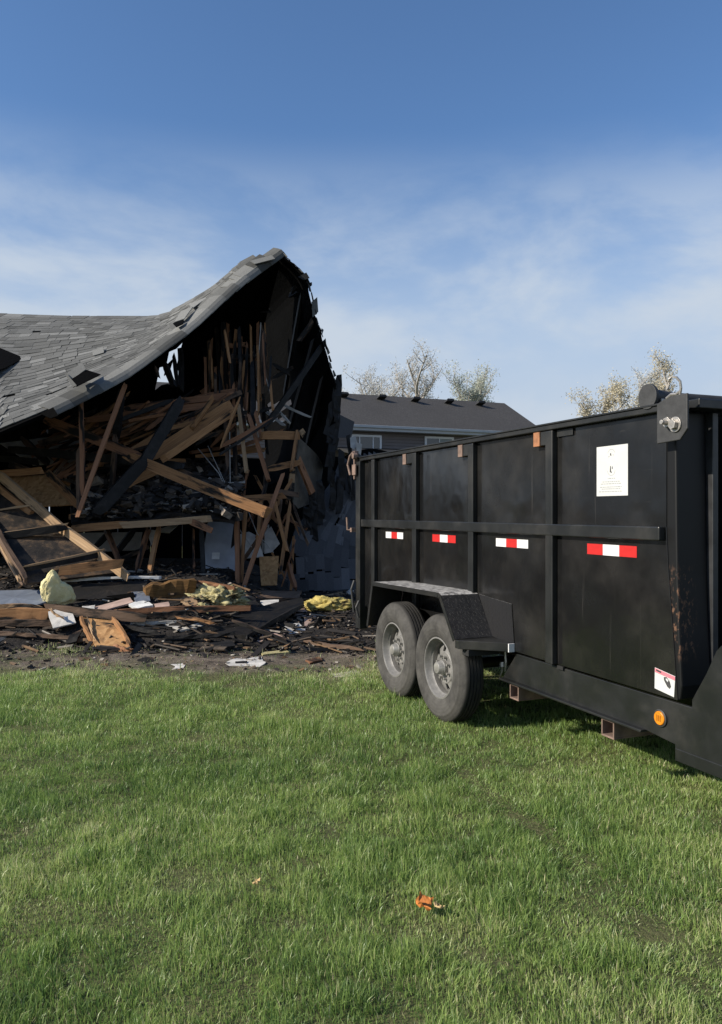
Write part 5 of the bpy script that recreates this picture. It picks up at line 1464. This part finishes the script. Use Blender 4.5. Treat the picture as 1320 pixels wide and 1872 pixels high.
def make_lawn():
    xs, ys = [], []
    for y0, y1, den in ((1.2, 2.6, 30000), (2.6, 3.4, 26000), (3.4, 4.4, 20000), (4.4, 5.6, 14000), (5.6, 7.2, 9500), (7.2, 9.6, 4200)):
        hw = .50 * y1 + 1.0
        n = int(den * (y1 - y0) * 2 * hw)
        xs.append(rng.uniform(-hw, hw, n)); ys.append(rng.uniform(y0, y1, n))
    x = np.concatenate(xs); y = np.concatenate(ys)
    # lawn ends raggedly at the dirt
    epx = np.array([-200, 0, 90, 170, 250, 300, 360, 450, 540, 600, 650, 700, 800]); epy = np.array([1225, 1236, 1222, 1210, 1204, 1236, 1256, 1252, 1244, 1238, 1212, 1186, 1160])
    ed = EYE * PXF / (epy - 936); ex = (epx - 660) / PXF * ed
    edge = np.interp(x, ex, ed) + .55 * (vnoise(x + 50, y * .6 + 50, 2.2, 1) - .5) + .7 * (vnoise(x + 50, y * .6 + 50, 5.5, 2) - .5)
    prob = np.clip((edge - y) / .5 + .5, 0.05, 1)
    prob = np.maximum(prob, .75 * np.exp(-(((x + 2.9) / .55) ** 2 + ((y - 8.05) / .30) ** 2)))
    bare = np.exp(-(((x + 2.32) / .22) ** 2 + ((y - 5.15) / .10) ** 2))
    prob = prob * (1 - .85 * bare)
    prob *= np.where(y > 7.0, np.clip(vnoise(x + 20, y + 20, 1.7, 4) * 2.0 - .55, .0, 1) + .14, 1)
    keep = rng.random(len(x)) < prob
    x, y = x[keep], y[keep]; n = len(x)
    big = vnoise(x + 50, y + 50, 1.1, 5); mid = vnoise(x + 50, y + 50, 4.5, 6); fine = vnoise(x + 50, y + 50, 13, 7)
    clump = .45 * big + .35 * mid + .2 * fine
    tf = vnoise(x + 50, y + 50, 8.5, 21)
    h = (.020 + .034 * np.clip(clump * 1.2 + tf * 1.0 - .58, 0, 1.15)) * rng.uniform(.5, 1.5, n)
    # wheel track pressed into the lawn
    tx = np.interp(y, [1.0, 2.67, 3.43, 4.04, 4.9], [1.25, .99, .83, .63, .38]); track = np.exp(-((x - tx - .05 * (fine - .5)) / .075) ** 2) * np.clip((4.9 - y) / .5, 0, 1) * np.clip(mid * 2.2 - .3, .15, 1)
    tuft = np.clip((mid - .62) * 4, 0, 1) * np.clip((y - 5.2) / 1.0, 0, 1)
    h *= 1 + .5 * tuft; h *= 1 + .40 * np.clip((vnoise(x + 11, y + 11, 5.2, 33) - .66) * 5, 0, 1); h *= 1 - .45 * track
    wd = (.0019 + .00024 * y) * rng.uniform(.6, 1.3, n) * np.where(rng.random(n) < .07, 1.8, 1)
    base_dir = 2 * np.pi * vnoise(x + 50, y + 50, 6.0, 8) * 2.0
    az = base_dir + rng.normal(0, 1.5, n); lean = np.clip(np.abs(rng.normal(.50, .38, n)) + .9 * track, .02, 1.6)
    gone = np.clip((y - 6.4) / .8, 0, 1) * (rng.random(n) < .5); lean = np.clip(lean + gone * 1.0, 0, 1.55)
    lx, ly = np.cos(az), np.sin(az)
    fa = rng.uniform(0, 2 * np.pi, n); sx, sy = np.cos(fa) * wd / 2, np.sin(fa) * wd / 2
    zz = .018 * np.array([0.0]) if False else 0
    z0 = np.zeros(n) - .008
    gx = np.linspace(-8, 8, 161); gy = np.linspace(1, 10, 91)
    GZ = np.array([[gz(a, b) for b in gy] for a in gx])
    fi = (x + 8) / .1; fj = (y - 1) / .1; i0 = np.clip(fi.astype(int), 0, 159); j0 = np.clip(fj.astype(int), 0, 89)
    fu, fv = fi - i0, fj - j0
    z0 += GZ[i0, j0] * (1-fu) * (1-fv) + GZ[i0+1, j0] * fu * (1-fv) + GZ[i0, j0+1] * (1-fu) * fv + GZ[i0+1, j0+1] * fu * fv
    V = np.zeros((n, 5, 3), np.float32)
    mz = h * .55 * np.cos(lean * .5); mo = h * .55 * np.sin(lean * .5); tz = mz + h * .45 * np.cos(lean * 1.3); to = mo + h * .45 * np.sin(lean * 1.3)
    for k, (s, off, zz_, wk) in enumerate(((-1, 0, 0, 1), (1, 0, 0, 1), (1, mo, mz, .8), (-1, mo, mz, .8), (0, to, tz, 0))):
        V[:, k, 0] = x + s * sx * wk + lx * off; V[:, k, 1] = y + s * sy * wk + ly * off; V[:, k, 2] = z0 + zz_
    tone = np.clip(-.06 + .45 * vnoise(x + 9, y + 9, .9, 9) + .30 * vnoise(x + 9, y + 9, 3.1, 10) + .28 * vnoise(x + 9, y + 9, 9.0, 14) + rng.normal(0, .17, n), 0, .90)
    dry = rng.random(n) < (.025 + .10 * np.clip(vnoise(x + 3, y + 3, 1.4, 12) * 2 - 1.1, 0, 1) + .45 * np.clip((y - 6.3) / 1.2, 0, 1) * (.3 + vnoise(x + 30, y + 30, 2.3, 15))); tone[dry] = rng.uniform(.88, 1, dry.sum())
    idx = (np.arange(n)[:, None] * 5 + np.array([[0, 1, 2, 0, 2, 3, 3, 2, 4]])).astype(np.int32).ravel()
    me = bpy.data.meshes.new('lawn_grass')
    me.vertices.add(n * 5); me.vertices.foreach_set('co', V.ravel())
    me.loops.add(len(idx)); me.loops.foreach_set('vertex_index', idx)
    me.polygons.add(n * 3); me.polygons.foreach_set('loop_start', np.arange(0, len(idx), 3, dtype=np.int32))
    me.update(calc_edges=True)
    at = me.attributes.new('tone', 'FLOAT', 'POINT'); at.data.foreach_set('value', np.clip(np.repeat(tone, 5) + np.tile([0, 0, .02, .02, .14], n), 0, 1).astype(np.float32))
    me.materials.append(M['grass'])
    tag(link('lawn_grass', me, I4), 'green lawn grass across the foreground', 'grass', kind='stuff')
    print('blades', n)
make_lawn()
